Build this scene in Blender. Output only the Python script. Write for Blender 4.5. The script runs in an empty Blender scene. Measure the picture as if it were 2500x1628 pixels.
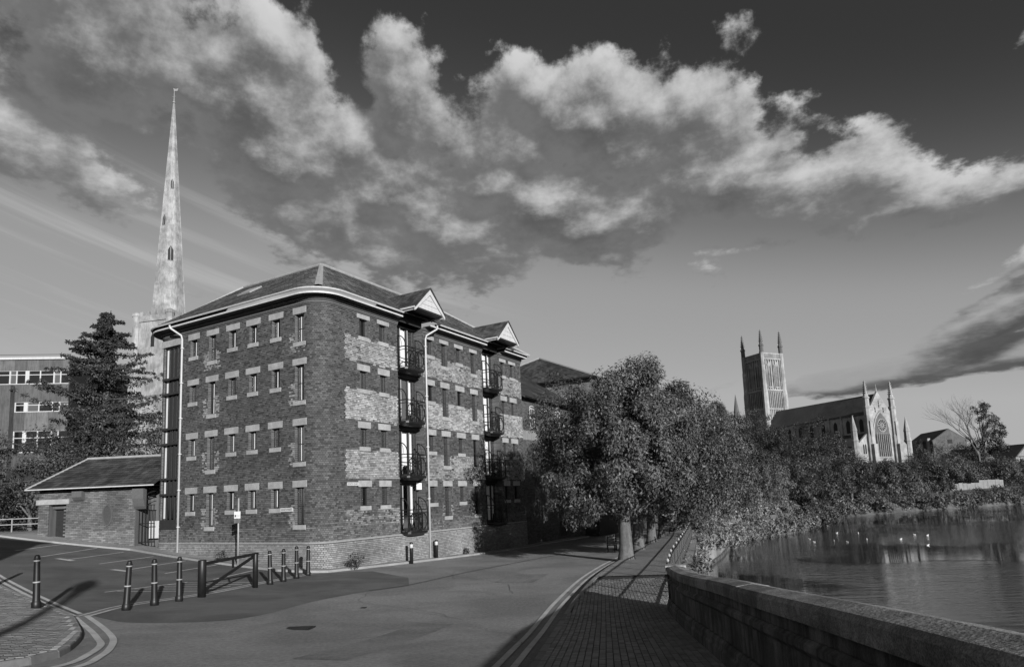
import bpy, bmesh, math, random
import numpy as np
from mathutils import Vector, Matrix

SC = bpy.context.scene
COL = SC.collection
R = math.radians
rnd = random.Random(7)
rng = np.random.default_rng(11)

# ------------------------------------------------------------------ camera
EYE = 3.0                                   # eye height in world metres (datum is the quay)
PITCH, ROLL, FPX = .1249, -.0404, 1589.6
cam = bpy.data.cameras.new('camera')
cam.sensor_width = 36.0
cam.lens = FPX * 36.0 / 2500.0
cam.shift_y = (1015.3 - 814.0) / 2500.0
cam.clip_start = .1
cam.clip_end = 6000
camo = bpy.data.objects.new('camera', cam)
COL.objects.link(camo)
_f = Vector((0, math.cos(PITCH), math.sin(PITCH)))
_u = Vector((0, -math.sin(PITCH), math.cos(PITCH)))
_r = Vector((1, 0, 0))
_r2 = _r * math.cos(ROLL) + _u * math.sin(ROLL)
_u2 = -_r * math.sin(ROLL) + _u * math.cos(ROLL)
camo.matrix_world = Matrix(((_r2.x, _u2.x, -_f.x, 0), (_r2.y, _u2.y, -_f.y, 0), (_r2.z, _u2.z, -_f.z, EYE), (0, 0, 0, 1)))
SC.camera = camo

# ------------------------------------------------------------------ sun and sky
SUN_AZ, SUN_EL = R(-25.5), R(14.6)          # azimuth the light travels to (from +Y), elevation
trav = Vector((math.sin(SUN_AZ) * math.cos(SUN_EL), math.cos(SUN_AZ) * math.cos(SUN_EL), -math.sin(SUN_EL)))
sun = bpy.data.lights.new('sun', 'SUN')
sun.energy = 5.0
sun.angle = R(.53)
sun.color = (1, 1, 1)                       # black-and-white photograph: neutral light
suno = bpy.data.objects.new('sun', sun)
COL.objects.link(suno)
suno.rotation_euler = trav.to_track_quat('-Z', 'Y').to_euler()
suno.location = (20, -40, 40)

class NG:
    """small node-graph helper"""
    def __init__(s, tree):
        s.t = tree; s.n = tree.nodes; s.l = tree.links
    def node(s, typ, **kw):
        n = s.n.new(typ)
        for k, v in kw.items(): setattr(n, k, v)
        return n
    def put(s, sock, v):
        if hasattr(v, 'is_linked'): s.l.new(v, sock)
        elif v is not None:
            if sock.type == 'RGBA' and not hasattr(v, '__len__'): v = (v, v, v, 1)
            sock.default_value = v
    def m(s, op, a, b=None, c=None, clamp=False):
        n = s.node('ShaderNodeMath', operation=op, use_clamp=clamp)
        s.put(n.inputs[0], a)
        if b is not None: s.put(n.inputs[1], b)
        if c is not None: s.put(n.inputs[2], c)
        return n.outputs[0]
    def ramp(s, x, a, b, lo=0., hi=1., smooth=True):
        n = s.node('ShaderNodeMapRange', interpolation_type='SMOOTHSTEP' if smooth else 'LINEAR', clamp=True)
        s.put(n.inputs['Value'], x); n.inputs['From Min'].default_value = a; n.inputs['From Max'].default_value = b
        n.inputs['To Min'].default_value = lo; n.inputs['To Max'].default_value = hi
        return n.outputs['Result']
    def vec(s, x, y, z=0.):
        n = s.node('ShaderNodeCombineXYZ'); s.put(n.inputs[0], x); s.put(n.inputs[1], y); s.put(n.inputs[2], z)
        return n.outputs[0]
    def noise(s, v, scale, detail=4, rough=.55, dist=0.):
        n = s.node('ShaderNodeTexNoise')
        if v is not None: s.l.new(v, n.inputs['Vector'])
        n.inputs['Scale'].default_value = scale; n.inputs['Detail'].default_value = detail
        n.inputs['Roughness'].default_value = rough; n.inputs['Distortion'].default_value = dist
        return n.outputs['Fac']
    def mixf(s, f, a, b):
        n = s.node('ShaderNodeMix', data_type='FLOAT'); s.put(n.inputs[0], f); s.put(n.inputs[2], a); s.put(n.inputs[3], b)
        return n.outputs[0]

world = bpy.data.worlds.new('World')
SC.world = world
world.use_nodes = True
world.cycles.sampling_method = 'MANUAL'
world.cycles.sample_map_resolution = 256
world.node_tree.nodes.clear()
W = NG(world.node_tree)
wout = W.node('ShaderNodeOutputWorld')
wbg = W.node('ShaderNodeBackground')
wbg.inputs['Strength'].default_value = .06
W.l.new(wbg.outputs[0], wout.inputs[0])
sky = W.node('ShaderNodeTexSky')
sky.sky_type = 'NISHITA'
sky.sun_disc = False
sky.sun_elevation = SUN_EL
sky.sun_rotation = R(154.5)
sky.altitude = 20
sky.air_density = 1.0; sky.dust_density = .6; sky.ozone_density = 1.0
sep = W.node('ShaderNodeSeparateColor')
W.l.new(sky.outputs[0], sep.inputs[0])
# red-filter black and white: take the red channel of the sky
clear = W.m('MULTIPLY', W.m('POWER', sep.outputs[0], 1.18), .55)
# developing curve of the photograph: deep sky stays dark, the lower sky lifts to light grey
clear = W.m('MULTIPLY_ADD', W.m('MAXIMUM', W.m('SUBTRACT', W.m('MINIMUM', clear, 2.6), 1.35), 0.), .8, W.ramp(clear, .46, 1.4, .36, 3.25))
tc = W.node('ShaderNodeTexCoord')
sx = W.node('ShaderNodeSeparateXYZ')
W.l.new(tc.outputs['Generated'], sx.inputs[0])
az0 = W.m('ARCTAN2', sx.outputs[0], sx.outputs[1])
el0 = W.m('MAXIMUM', W.m('ARCSINE', W.m('MINIMUM', W.m('MAXIMUM', sx.outputs[2], -1.), 1.)), 0.)
# cloud cover: broad banks (azimuth, elevation, widths, tilt, amount) broken up by fractal noise
BANKS = [(-34, 34, 15, 7.5, 0, .47), (-23, 34.5, 9, 5, -12, .47), (-38, 25.5, 12, 4.0, -8, .42), (-19, 28.5, 15, 7.0, -22, .50), (-10, 23.6, 17, 4.4, -8, .46),
         (6, 31, 14, 6.2, -10, .50), (-6, 32, 9, 5.5, -35, .46), (6, 25, 14, 3.8, -8, .48), (19, 26.5, 8, 5.5, -35, .48), (29, 22.2, 11, 3.0, -9, .50),
         (-22, 21.4, 10, 1.3, -14, .25), (38, 11.8, 9, 1.7, 26, .50), (33, 8.4, 12, 1.5, 4, .46), (40, 15.0, 6, 1.2, 24, .36), (2, 20.6, 11, 1.4, 0, .36), (22, 34.5, 5, 1.4, -30, .15),
         (80, 30, 26, 14, 0, .34), (-85, 28, 30, 14, 0, .38), (150, 34, 40, 16, 0, .34), (-140, 30, 30, 14, 0, .34), (21, 19.8, 5, .8, -4, .34), (43, 29.2, 5, 1.0, 28, .24)]
def domain(da, de):
    az = W.m('ADD', az0, da); el = W.m('ADD', el0, de)
    return az, el, W.m('MULTIPLY', W.m('LOGARITHM', W.m('ADD', el, .13), math.e), .95)
def coverage(az, el, banks):
    cov = None
    for a, e, ra, re, rot, amt in banks:
        x = W.m('SUBTRACT', az, R(a)); y = W.m('SUBTRACT', el, R(e))
        c, s_ = math.cos(R(rot)), math.sin(R(rot))
        u = W.m('MULTIPLY_ADD', x, c / R(ra), W.m('MULTIPLY', y, s_ / R(ra)))
        v = W.m('MULTIPLY_ADD', y, c / R(re), W.m('MULTIPLY', x, -s_ / R(re)))
        d = W.m('MULTIPLY_ADD', u, u, W.m('MULTIPLY', v, v))
        g = W.m('DIVIDE', amt, W.m('MULTIPLY_ADD', d, d, 1.))
        cov = g if cov is None else W.m('MAXIMUM', cov, g)
    return cov
A0, E0, Y0_ = domain(0., 0.); A1, E1, Y1_ = domain(.016, .030)
cov0 = coverage(A0, E0, BANKS); cov1 = coverage(A1, E1, BANKS[:14])
NS = 7.0
nfull = W.noise(W.vec(A0, Y0_, 0.), NS, 8, .60, .0)
nlow0 = W.noise(W.vec(A0, Y0_, 0.), NS, 5, .58, .0); nlow1 = W.noise(W.vec(A1, Y1_, 0.), NS, 5, .58, .0)
nbig = W.noise(W.vec(W.m('ADD', A0, 7.3), Y0_, 2.), 2.6, 2, .5)
dens = W.m('ADD', W.m('MULTIPLY_ADD', nbig, .45, W.m('MULTIPLY', nfull, 1.15)), cov0)
cloud = W.ramp(dens, 1.01, 1.14)
rim = W.m('ADD', W.m('SUBTRACT', nlow0, nlow1), W.m('MULTIPLY', W.m('SUBTRACT', cov0, cov1), 1.1))
rim = W.m('ADD', rim, W.m('MULTIPLY', W.m('SUBTRACT', nfull, nlow0), 1.3))
lit = W.ramp(rim, -.08, .36)
thick = W.ramp(dens, 1.05, 1.45)
cval = W.m('MULTIPLY_ADD', lit, 4.9, W.mixf(thick, 1.75, 1.0))
# low, distant clouds are seen from below and lie in shade
cval = W.m('MULTIPLY', cval, W.ramp(el0, R(9), R(21), .55, 1.))
# thin high streaks
cir = W.noise(W.vec(W.m('MULTIPLY_ADD', E0, 1.6, W.m('MULTIPLY', A0, .9)), W.m('MULTIPLY_ADD', E0, 9., W.m('MULTIPLY', A0, 2.6)), 5.), 2.2, 5, .6)
cir = W.m('MULTIPLY', W.ramp(cir, .50, .72), W.m('MULTIPLY', W.m('MULTIPLY', W.ramp(el0, R(10), R(17)), W.ramp(el0, R(30), R(24))), W.ramp(az0, R(5), R(-12), 0., .55)))
base = W.m('ADD', clear, W.m('MULTIPLY', cir, 2.0))
skyv = W.mixf(W.m('MULTIPLY', cloud, .96), base, cval)
W.l.new(skyv, wbg.inputs['Color'])

SC.view_settings.view_transform = 'Standard'
SC.view_settings.look = 'None'
SC.view_settings.exposure = 0.76
SC.view_settings.gamma = 1.0
SC.view_settings.use_curve_mapping = False

# ------------------------------------------------------------------ helpers
def tag(o, label=None, cat=None, group=None, kind=None):
    if label: o['label'] = label
    if cat: o['category'] = cat
    if group: o['group'] = group
    if kind: o['kind'] = kind
    return o
def empty(name, loc=(0, 0, 0), rz=0., label=None, cat=None, group=None):
    o = bpy.data.objects.new(name, None); COL.objects.link(o)
    o.location = loc; o.rotation_euler = (0, 0, rz); o.empty_display_size = .2
    return tag(o, label, cat, group)
def link(name, me, m, parent=None):
    if m and not me.materials: me.materials.append(m)
    o = bpy.data.objects.new(name, me); COL.objects.link(o); o.parent = parent
    return o
def copy_tree(o, parent=None):
    c = o.copy(); COL.objects.link(c); c.parent = parent
    for ch in list(o.children): copy_tree(ch, c)
    return c
class MB:
    """collects shapes; build() links them as one mesh object"""
    def __init__(s, off=(0, 0, 0)):
        s.v = []; s.f = []; s.t = []; s.o = Vector(off); s.tone = None
    def add(s, vs, fs, tone=None):
        n = len(s.v); o = s.o
        s.v += [(p[0] + o.x, p[1] + o.y, p[2] + o.z) for p in vs]
        s.f += [tuple(i + n for i in f) for f in fs]
        s.t += [s.tone if tone is None else tone] * len(vs)
        return s
    def box(s, x0, x1, y0, y1, z0, z1, tone=None):
        return s.add([(x0, y0, z0), (x1, y0, z0), (x1, y1, z0), (x0, y1, z0), (x0, y0, z1), (x1, y0, z1), (x1, y1, z1), (x0, y1, z1)],
                     [(0, 3, 2, 1), (4, 5, 6, 7), (0, 1, 5, 4), (1, 2, 6, 5), (2, 3, 7, 6), (3, 0, 4, 7)], tone)
    def bbox(s, x0, x1, y0, y1, z0, z1, b=.02, tone=None):
        """box with chamfered top and vertical edges"""
        P = []
        for z, k in ((z0, 0), (z1 - b, 0), (z1, 1)):
            e = b * k
            for (x, y) in ((x0 + b, y0 + e), (x1 - b, y0 + e), (x1 - e, y0 + b), (x1 - e, y1 - b), (x1 - b, y1 - e), (x0 + b, y1 - e), (x0 + e, y1 - b), (x0 + e, y0 + b)):
                P.append((x, y, z))
        F = [tuple(range(16, 24)), tuple(range(7, -1, -1))]
        for r in (0, 8):
            for i in range(8): F.append((r + i, r + (i + 1) % 8, r + 8 + (i + 1) % 8, r + 8 + i))
        return s.add(P, F, tone)
    def obox(s, p, ux, uy, uz, tone=None):
        """box from corner p and three edge vectors"""
        p, a, b, c = Vector(p), Vector(ux), Vector(uy), Vector(uz)
        return s.add([p, p + a, p + a + b, p + b, p + c, p + a + c, p + a + b + c, p + b + c],
                     [(0, 3, 2, 1), (4, 5, 6, 7), (0, 1, 5, 4), (1, 2, 6, 5), (2, 3, 7, 6), (3, 0, 4, 7)], tone)
    def bar(s, a, b, w, h=None, tone=None):
        a, b = Vector(a), Vector(b); d = b - a
        if d.length < 1e-6: return s
        h = h or w; d.normalize()
        up = Vector((0, 0, 1)) if abs(d.z) < .95 else Vector((0, 1, 0))
        x = d.cross(up).normalized() * w; y = x.cross(d).normalized() * h
        return s.obox(a - x / 2 - y / 2, b - a, x, y, tone)
    def tube(s, pts, rad, n=8, caps=True, tone=None):
        pts = [Vector(p) for p in pts]
        rs = rad if hasattr(rad, '__len__') else [rad] * len(pts)
        V = []; F = []
        prev = None
        for i, p in enumerate(pts):
            d = (pts[min(i + 1, len(pts) - 1)] - pts[max(i - 1, 0)]).normalized()
            if prev is None:
                up = Vector((0, 0, 1)) if abs(d.z) < .9 else Vector((1, 0, 0))
                x = d.cross(up).normalized()
            else:
                x = (prev - d * prev.dot(d))
                x = x.normalized() if x.length > 1e-6 else d.orthogonal().normalized()
            prev = x; y = d.cross(x)
            for k in range(n):
                a = 2 * math.pi * k / n
                V.append(p + (x * math.cos(a) + y * math.sin(a)) * rs[i])
        for i in range(len(pts) - 1):
            for k in range(n):
                F.append((i * n + k, i * n + (k + 1) % n, (i + 1) * n + (k + 1) % n, (i + 1) * n + k))
        if caps: F += [tuple(range(n - 1, -1, -1)), tuple(range((len(pts) - 1) * n, len(pts) * n))]
        return s.add(V, F, tone)
    def lathe(s, prof, n=14, c=(0, 0, 0), rot=0., tone=None):
        V = []; F = []
        for r, z in prof:
            for k in range(n):
                a = 2 * math.pi * k / n + rot
                V.append((c[0] + r * math.cos(a), c[1] + r * math.sin(a), c[2] + z))
        for i in range(len(prof) - 1):
            for k in range(n): F.append((i * n + k, i * n + (k + 1) % n, (i + 1) * n + (k + 1) % n, (i + 1) * n + k))
        F += [tuple(range(n - 1, -1, -1)), tuple(range((len(prof) - 1) * n, len(prof) * n))]
        return s.add(V, F, tone)
    def prism(s, poly, z0, z1, tone=None):
        n = len(poly)
        V = [(p[0], p[1], z0) for p in poly] + [(p[0], p[1], z1) for p in poly]
        F = [tuple(range(n - 1, -1, -1)), tuple(range(n, 2 * n))] + [(i, (i + 1) % n, n + (i + 1) % n, n + i) for i in range(n)]
        return s.add(V, F, tone)
    def extr(s, prof, a, b, tone=None):
        """closed 3-D polygon prof swept by vector b-a"""
        d = Vector(b) - Vector(a); n = len(prof)
        V = [Vector(p) for p in prof] + [Vector(p) + d for p in prof]
        F = [tuple(range(n - 1, -1, -1)), tuple(range(n, 2 * n))] + [(i, (i + 1) % n, n + (i + 1) % n, n + i) for i in range(n)]
        return s.add(V, F, tone)
    def mesh(s, name, smooth=False):
        me = bpy.data.meshes.new(name)
        me.from_pydata(s.v, [], s.f)
        if s.t and s.t[0] is not None:
            at = me.attributes.new('tone', 'FLOAT', 'POINT')
            at.data.foreach_set('value', np.array([.1 if x is None else x for x in s.t], 'f'))
        if smooth: me.polygons.foreach_set('use_smooth', [True] * len(me.polygons))
        me.validate(); me.update()
        return me
    def build(s, name, m, parent=None, smooth=False):
        return link(name, s.mesh(name, smooth), m, parent)

# ------------------------------------------------------------------ materials (all neutral: a black-and-white photograph)
MATS = {}
def mat(name, v=.2, rough=.8, var=.25, scale=3., detail=5, bump=.0, bscale=40., spec=.3, tone=False, streak=0., metal=0., speck=0., patch=0., pscale=.25):
    m = bpy.data.materials.new(name); m.use_nodes = True
    g = NG(m.node_tree); b = g.n['Principled BSDF']
    b.inputs['Roughness'].default_value = rough; b.inputs['Metallic'].default_value = metal
    b.inputs['Specular IOR Level'].default_value = spec
    geo = g.node('ShaderNodeNewGeometry'); pos = geo.outputs['Position']
    if tone:
        at = g.node('ShaderNodeAttribute', attribute_name='tone'); c = at.outputs['Fac']
    else: c = None
    f = None
    if var:
        f = g.ramp(g.noise(pos, scale, detail, .6), .25, .75, 1 - var, 1 + var, False)
    if patch:
        p = g.ramp(g.noise(pos, pscale, 6, .6, .6), .35, .65, 1 - patch, 1 + patch)
        f = p if f is None else g.m('MULTIPLY', f, p)
    if speck:
        p = g.ramp(g.noise(pos, 90., 2, .6), .3, .7, 1 - speck, 1 + speck, False)
        f = p if f is None else g.m('MULTIPLY', f, p)
    if streak:
        mp = g.node('ShaderNodeMapping'); g.l.new(pos, mp.inputs[0]); mp.inputs['Scale'].default_value = (6, 6, .55)
        st = g.ramp(g.noise(mp.outputs[0], 1., 6, .65), .38, .68, 1., 1 - streak)
        f = st if f is None else g.m('MULTIPLY', f, st)
    if c is None: val = g.m('MULTIPLY', f, v) if f is not None else None
    else: val = g.m('MULTIPLY', c, f) if f is not None else c
    if val is None: b.inputs['Base Color'].default_value = (v, v, v, 1)
    else: g.l.new(val, b.inputs['Base Color'])
    if bump:
        bp = g.node('ShaderNodeBump'); bp.inputs['Strength'].default_value = bump; bp.inputs['Distance'].default_value = .02
        g.l.new(g.noise(pos, bscale, 4, .6), bp.inputs['Height']); g.l.new(bp.outputs[0], b.inputs['Normal'])
    MATS[name] = m
    return m
M = dict(
    brick=mat('brick', rough=.85, tone=True, var=.15, scale=14, bump=.35, bscale=60, patch=.12, pscale=.5),
    mortar=mat('mortar', 0.025, .95, .25, 6, bump=.3),
    stone=mat('sandstone', 0.205, .9, .14, 7, bump=.25, bscale=50, patch=.12, pscale=2.),
    slate=mat('slate', rough=.6, tone=True, var=.3, scale=5, bump=.3, bscale=30, patch=.35, pscale=.7, spec=.35),
    white=mat('white_paint', 0.34, .5, .08, 2.5, streak=.12),
    lead=mat('lead', 0.2, .55, .2, 4),
    iron=mat('black_iron', .008, .45, .3, 8, spec=.28),
    darkframe=mat('dark_window_frame', .018, .5, .2, 5),
    glass=mat('window_glass', .42, .07, .0, metal=1.),
    dimglass=mat('dim_window_glass', .10, .09, .0, metal=1.),
    curtain=mat('pale_curtain_and_glare', 0.46, .7, .1, 6),
    asphalt=mat('asphalt', .142, .85, .36, 13, detail=9, bump=.7, bscale=70, spec=.35, speck=.4, patch=.2, pscale=.3),
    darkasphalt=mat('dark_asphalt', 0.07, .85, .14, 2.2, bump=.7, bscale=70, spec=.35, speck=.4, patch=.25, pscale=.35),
    darkpatch=mat('older_asphalt', .118, .85, .36, 13, detail=9, bump=.7, bscale=70, spec=.35, speck=.4, patch=.2, pscale=.5),
    tar=mat('tar_seam', 0.025, .6, .2, 5),
    paint=mat('road_paint', 0.36, .75, .16, 9, bump=.2, bscale=100, speck=.2, patch=.12, pscale=1.5),
    kerb=mat('kerb_stone', rough=.85, tone=True, var=.2, scale=6, bump=.4, bscale=60),
    paver=mat('paver', rough=.85, tone=True, var=.2, scale=9, bump=.45, bscale=70, patch=.15, pscale=.5),
    joint=mat('paver_joint', 0.035, .95, .2, 12),
    path=mat('path_surface', .19, .9, .12, 3, bump=.4, bscale=90, speck=.2, patch=.14, pscale=.4),
    parapet=mat('weathered_sandstone', 0.075, .92, .4, 6, detail=8, bump=.9, bscale=26, streak=.75, patch=.4, pscale=1.4, speck=.25),
    coping=mat('mossy_coping', 0.15, .95, .4, 16, detail=8, bump=1., bscale=34, speck=.5, patch=.4, pscale=1.6),
    quay=mat('pale_quay_wall', 0.2, .9, .3, 2.5, bump=.4, streak=.7, patch=.3, pscale=.3),
    soil=mat('soil', 0.05, .95, .3, 2, bump=.5),
    grass=mat('rough_grass', 0.07, .95, .35, 1.2, bump=.8, bscale=9, patch=.3, pscale=.15),
    bark=mat('bark', 0.085, .95, .3, 8, bump=1., bscale=18, streak=.45),
    leaf=None,
    spire=mat('pale_limestone', 0.215, .9, .16, 1.0, bump=.2, streak=.35, patch=.25, pscale=.35),
    cath=mat('cathedral_stone', 0.205, .9, .22, .6, streak=.25, patch=.25, pscale=.12),
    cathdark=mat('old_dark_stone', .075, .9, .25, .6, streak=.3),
    void=mat('dark_opening', .012, .8, .0),
    lead_roof=mat('far_slate_roof', 0.036, .7, .25, .8, patch=.25, pscale=.1),
    bandstone=mat('stained_concrete_panel', rough=.85, tone=True, var=.2, scale=1.2, streak=.35),
    render=mat('pale_render', 0.15, .9, .2, 1.2, streak=.3),
    gull=mat('gull_white', 0.5, .7, .0),
    gullgrey=mat('gull_grey', .3, .7, .0),
    lamp=mat('lamp_lens', .6, .3, .0),
)
def leafmat(name, trans=.25, rough=.45):
    m = bpy.data.materials.new(name); m.use_nodes = True
    g = NG(m.node_tree); g.n.clear()
    out = g.node('ShaderNodeOutputMaterial'); b = g.node('ShaderNodeBsdfPrincipled'); tr = g.node('ShaderNodeBsdfTranslucent'); mx = g.node('ShaderNodeMixShader')
    at = g.node('ShaderNodeAttribute', attribute_name='tone')
    g.l.new(at.outputs['Fac'], b.inputs['Base Color']); g.l.new(g.m('MULTIPLY', at.outputs['Fac'], 1.1), tr.inputs[0])
    b.inputs['Roughness'].default_value = rough; b.inputs['Specular IOR Level'].default_value = .28
    mx.inputs[0].default_value = trans
    g.l.new(b.outputs[0], mx.inputs[1]); g.l.new(tr.outputs[0], mx.inputs[2]); g.l.new(mx.outputs[0], out.inputs[0])
    return m
M['leaf'] = leafmat('leaf', .10, .5)
M['needle'] = leafmat('dark_leaf', .12, .6)
def watermat():
    m = bpy.data.materials.new('river_water'); m.use_nodes = True
    g = NG(m.node_tree); b = g.n['Principled BSDF']
    b.inputs['Base Color'].default_value = (.012, .012, .012, 1); b.inputs['Roughness'].default_value = .015
    b.inputs['IOR'].default_value = 1.33; b.inputs['Specular IOR Level'].default_value = .5
    geo = g.node('ShaderNodeNewGeometry'); pos = geo.outputs['Position']
    mp = g.node('ShaderNodeMapping'); g.l.new(pos, mp.inputs[0]); mp.inputs['Rotation'].default_value = (0, 0, R(30)); mp.inputs['Scale'].default_value = (.26, 1.5, 1)
    n1 = g.noise(mp.outputs[0], 1.3, 3, .5, .3)
    mp2 = g.node('ShaderNodeMapping'); g.l.new(pos, mp2.inputs[0]); mp2.inputs['Rotation'].default_value = (0, 0, R(24)); mp2.inputs['Scale'].default_value = (.7, 2.4, 1)
    nf = g.noise(mp2.outputs[0], 2.2, 3, .6, .5)
    n2 = g.noise(pos, .07, 3, .5, .5)
    amp = g.ramp(n2, .40, .60, .12, 1.)
    h = g.m('MULTIPLY', g.m('MULTIPLY_ADD', nf, .5, n1), amp)
    bp = g.node('ShaderNodeBump'); bp.inputs['Strength'].default_value = .20; bp.inputs['Distance'].default_value = .12
    g.l.new(h, bp.inputs['Height']); g.l.new(bp.outputs[0], b.inputs['Normal'])
    return m
M['water'] = watermat()

# ------------------------------------------------------------------ terrain
BK = [(-60, -1.35), (-8, -1.35), (0, -1.58), (8.2, -2.25), (15, -2.84), (20, -2.99), (28, -3.08), (43, -3.2), (60, -3.25), (900, -3.25)]
def _B(y):
    n = len(BK)
    if y <= BK[0][0]: return BK[0][1]
    if y >= BK[-1][0]: return BK[-1][1]
    i = 0
    while not (BK[i][0] <= y <= BK[i + 1][0]): i += 1
    def sl(j):
        if j <= 0 or j >= n - 1: return 0
        a = (BK[j][1] - BK[j - 1][1]) / (BK[j][0] - BK[j - 1][0]); b = (BK[j + 1][1] - BK[j][1]) / (BK[j + 1][0] - BK[j][0])
        return 0 if a * b <= 0 else 2 * a * b / (a + b)
    (x0, y0), (x1, y1) = BK[i], BK[i + 1]; h = x1 - x0; t = (y - x0) / h
    return y0 * (2 * t ** 3 - 3 * t * t + 1) + sl(i) * h * (t ** 3 - 2 * t * t + t) + y1 * (3 * t * t - 2 * t ** 3) + sl(i + 1) * h * (t ** 3 - t * t)
def _C(x):
    if x >= 0: return 0.
    u = min(-x, 26); return .02 * u + .0025 * u * u
def gz(x, y):
    z = _B(y) + _C(x) + EYE
    if y > 90: z += 12.8 * math.exp(-((x - 135) ** 2 + (y - 285) ** 2) / 7200.)
    return z
WATER = -5.5 + EYE
BANK = [(-40, -200), (-6, -60), (.15, -14), (2.0, 0), (3.85, 14), (4.7, 17.5), (6.2, 22), (7.8, 27.5), (10.2, 36), (12.6, 44.9), (14.6, 50), (16.6, 54.4), (20, 62.7), (23.9, 70.4), (27, 73.6), (31.2, 77.4), (35, 81), (40.5, 89.7), (53.9, 110), (71.1, 121.8), (87.1, 128.7), (106.7, 138.5), (160, 160), (260, 190), (700, 260), (1600, 400)]
def bank_dist(X, Y):
    """signed distance to the bank line, positive over the river"""
    best = np.full(X.shape, 1e9); sgn = np.ones(X.shape)
    for (ax, ay), (bx, by) in zip(BANK[:-1], BANK[1:]):
        dx, dy = bx - ax, by - ay; L2 = dx * dx + dy * dy
        t = np.clip(((X - ax) * dx + (Y - ay) * dy) / L2, 0, 1)
        px, py = X - (ax + t * dx), Y - (ay + t * dy)
        d = np.hypot(px, py); k = d < best
        best = np.where(k, d, best); sgn = np.where(k, np.where(dx * py - dy * px < 0, 1., -1.), sgn)
    return best * sgn
def axis(parts):
    a = []
    for lo, hi, st in parts: a += list(np.arange(lo, hi, st))
    return np.array(a + [parts[-1][1]])
def make_ground():
    xs = axis([(-2400, -400, 250), (-400, -120, 40), (-120, -45, 8), (-45, 60, .9), (60, 200, 5), (200, 600, 50), (600, 2400, 300)])
    ys = axis([(-1200, -200, 200), (-200, -20, 20), (-20, 100, .9), (100, 340, 6), (340, 800, 60), (800, 4000, 400)])
    X, Y = np.meshgrid(xs, ys)
    Z = np.vectorize(gz)(X, Y)
    d = bank_dist(X, Y)
    near = Y < 92
    drop = np.clip((d + np.where(near, 1.5, 3.)) / np.where(near, .6, 5.), 0, 1)
    Z = Z * (1 - drop) + (WATER - 2.5) * drop
    nx, ny = len(xs), len(ys)
    V = np.stack([X.ravel(), Y.ravel(), Z.ravel()], 1)
    i = np.arange(nx * ny).reshape(ny, nx)
    F = np.stack([i[:-1, :-1].ravel(), i[:-1, 1:].ravel(), i[1:, 1:].ravel(), i[1:, :-1].ravel()], 1)
    me = bpy.data.meshes.new('ground'); me.from_pydata(V.tolist(), [], F.tolist()); me.update()
    tag(link('ground', me, M['grass']), kind='structure')
make_ground()
w = MB(); w.add([(-60, -400, WATER), (2400, -400, WATER), (2400, 1500, WATER), (-60, 1500, WATER)], [(0, 1, 2, 3)])
tag(w.build('river', M['water']), kind='structure')

def drape(name, poly, off, m, parent=None, step=1.0, skirt=0.):
    """polygon laid on the terrain, cut fine enough to follow it"""
    bm = bmesh.new()
    bm.faces.new([bm.verts.new((x, y, 0)) for x, y in poly])
    xs = [p[0] for p in poly]; ys = [p[1] for p in poly]
    for ax, lo, hi in ((0, min(xs), max(xs)), (1, min(ys), max(ys))):
        c = math.ceil(lo / step) * step
        while c < hi:
            co = (c, 0, 0) if ax == 0 else (0, c, 0); no = (1, 0, 0) if ax == 0 else (0, 1, 0)
            bmesh.ops.bisect_plane(bm, geom=bm.verts[:] + bm.edges[:] + bm.faces[:], dist=1e-5, plane_co=co, plane_no=no)
            c += step
    for v in bm.verts: v.co.z = gz(v.co.x, v.co.y) + off
    if skirt:
        be = [e for e in bm.edges if len(e.link_faces) == 1]
        r = bmesh.ops.extrude_edge_only(bm, edges=be)
        for g_ in r['geom']:
            if isinstance(g_, bmesh.types.BMVert): g_.co.z -= skirt
    bmesh.ops.triangulate(bm, faces=[f for f in bm.faces if len(f.verts) > 4])
    bmesh.ops.recalc_face_normals(bm, faces=bm.faces[:])
    me = bpy.data.meshes.new(name); bm.to_mesh(me); bm.free()
    o = link(name, me, m, parent)
    return o
def smooth_line(pts, n=6):
    """Catmull-Rom through 2-D points"""
    P = [np.array(p, float) for p in pts]; P = [2 * P[0] - P[1]] + P + [2 * P[-1] - P[-2]]; o = []
    for i in range(1, len(P) - 2):
        for k in range(n):
            t = k / n; a, b, c, d = P[i - 1:i + 3]
            o.append(tuple(.5 * ((2 * b) + (c - a) * t + (2 * a - 5 * b + 4 * c - d) * t * t + (3 * b - a - 3 * c + d) * t ** 3)))
    return o + [tuple(P[-2])]
def offset_line(pts, d):
    o = []
    for i, p in enumerate(pts):
        a, b = np.array(pts[max(i - 1, 0)]), np.array(pts[min(i + 1, len(pts) - 1)])
        t = (b - a) / (np.linalg.norm(b - a) + 1e-9); o.append((p[0] - t[1] * d, p[1] + t[0] * d))
    return o
def strip(name, pts, w, off, m, parent=None):
    """painted line: a band along a polyline, following the ground"""
    fine = []
    for (a, b) in zip(pts[:-1], pts[1:]):
        k = max(1, int(math.hypot(b[0] - a[0], b[1] - a[1]) / .5))
        fine += [(a[0] + (b[0] - a[0]) * i / k, a[1] + (b[1] - a[1]) * i / k) for i in range(k)]
    fine.append(pts[-1])
    l, r = offset_line(fine, w / 2), offset_line(fine, -w / 2)
    mb = MB(); V = []; F = []
    for i, (p, q) in enumerate(zip(l, r)):
        V += [(p[0], p[1], gz(*p) + off), (q[0], q[1], gz(*q) + off)]
        if i: F.append((2 * i - 2, 2 * i - 1, 2 * i + 1, 2 * i))
    mb.add(V, F)
    return mb.build(name, m, parent)

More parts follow.
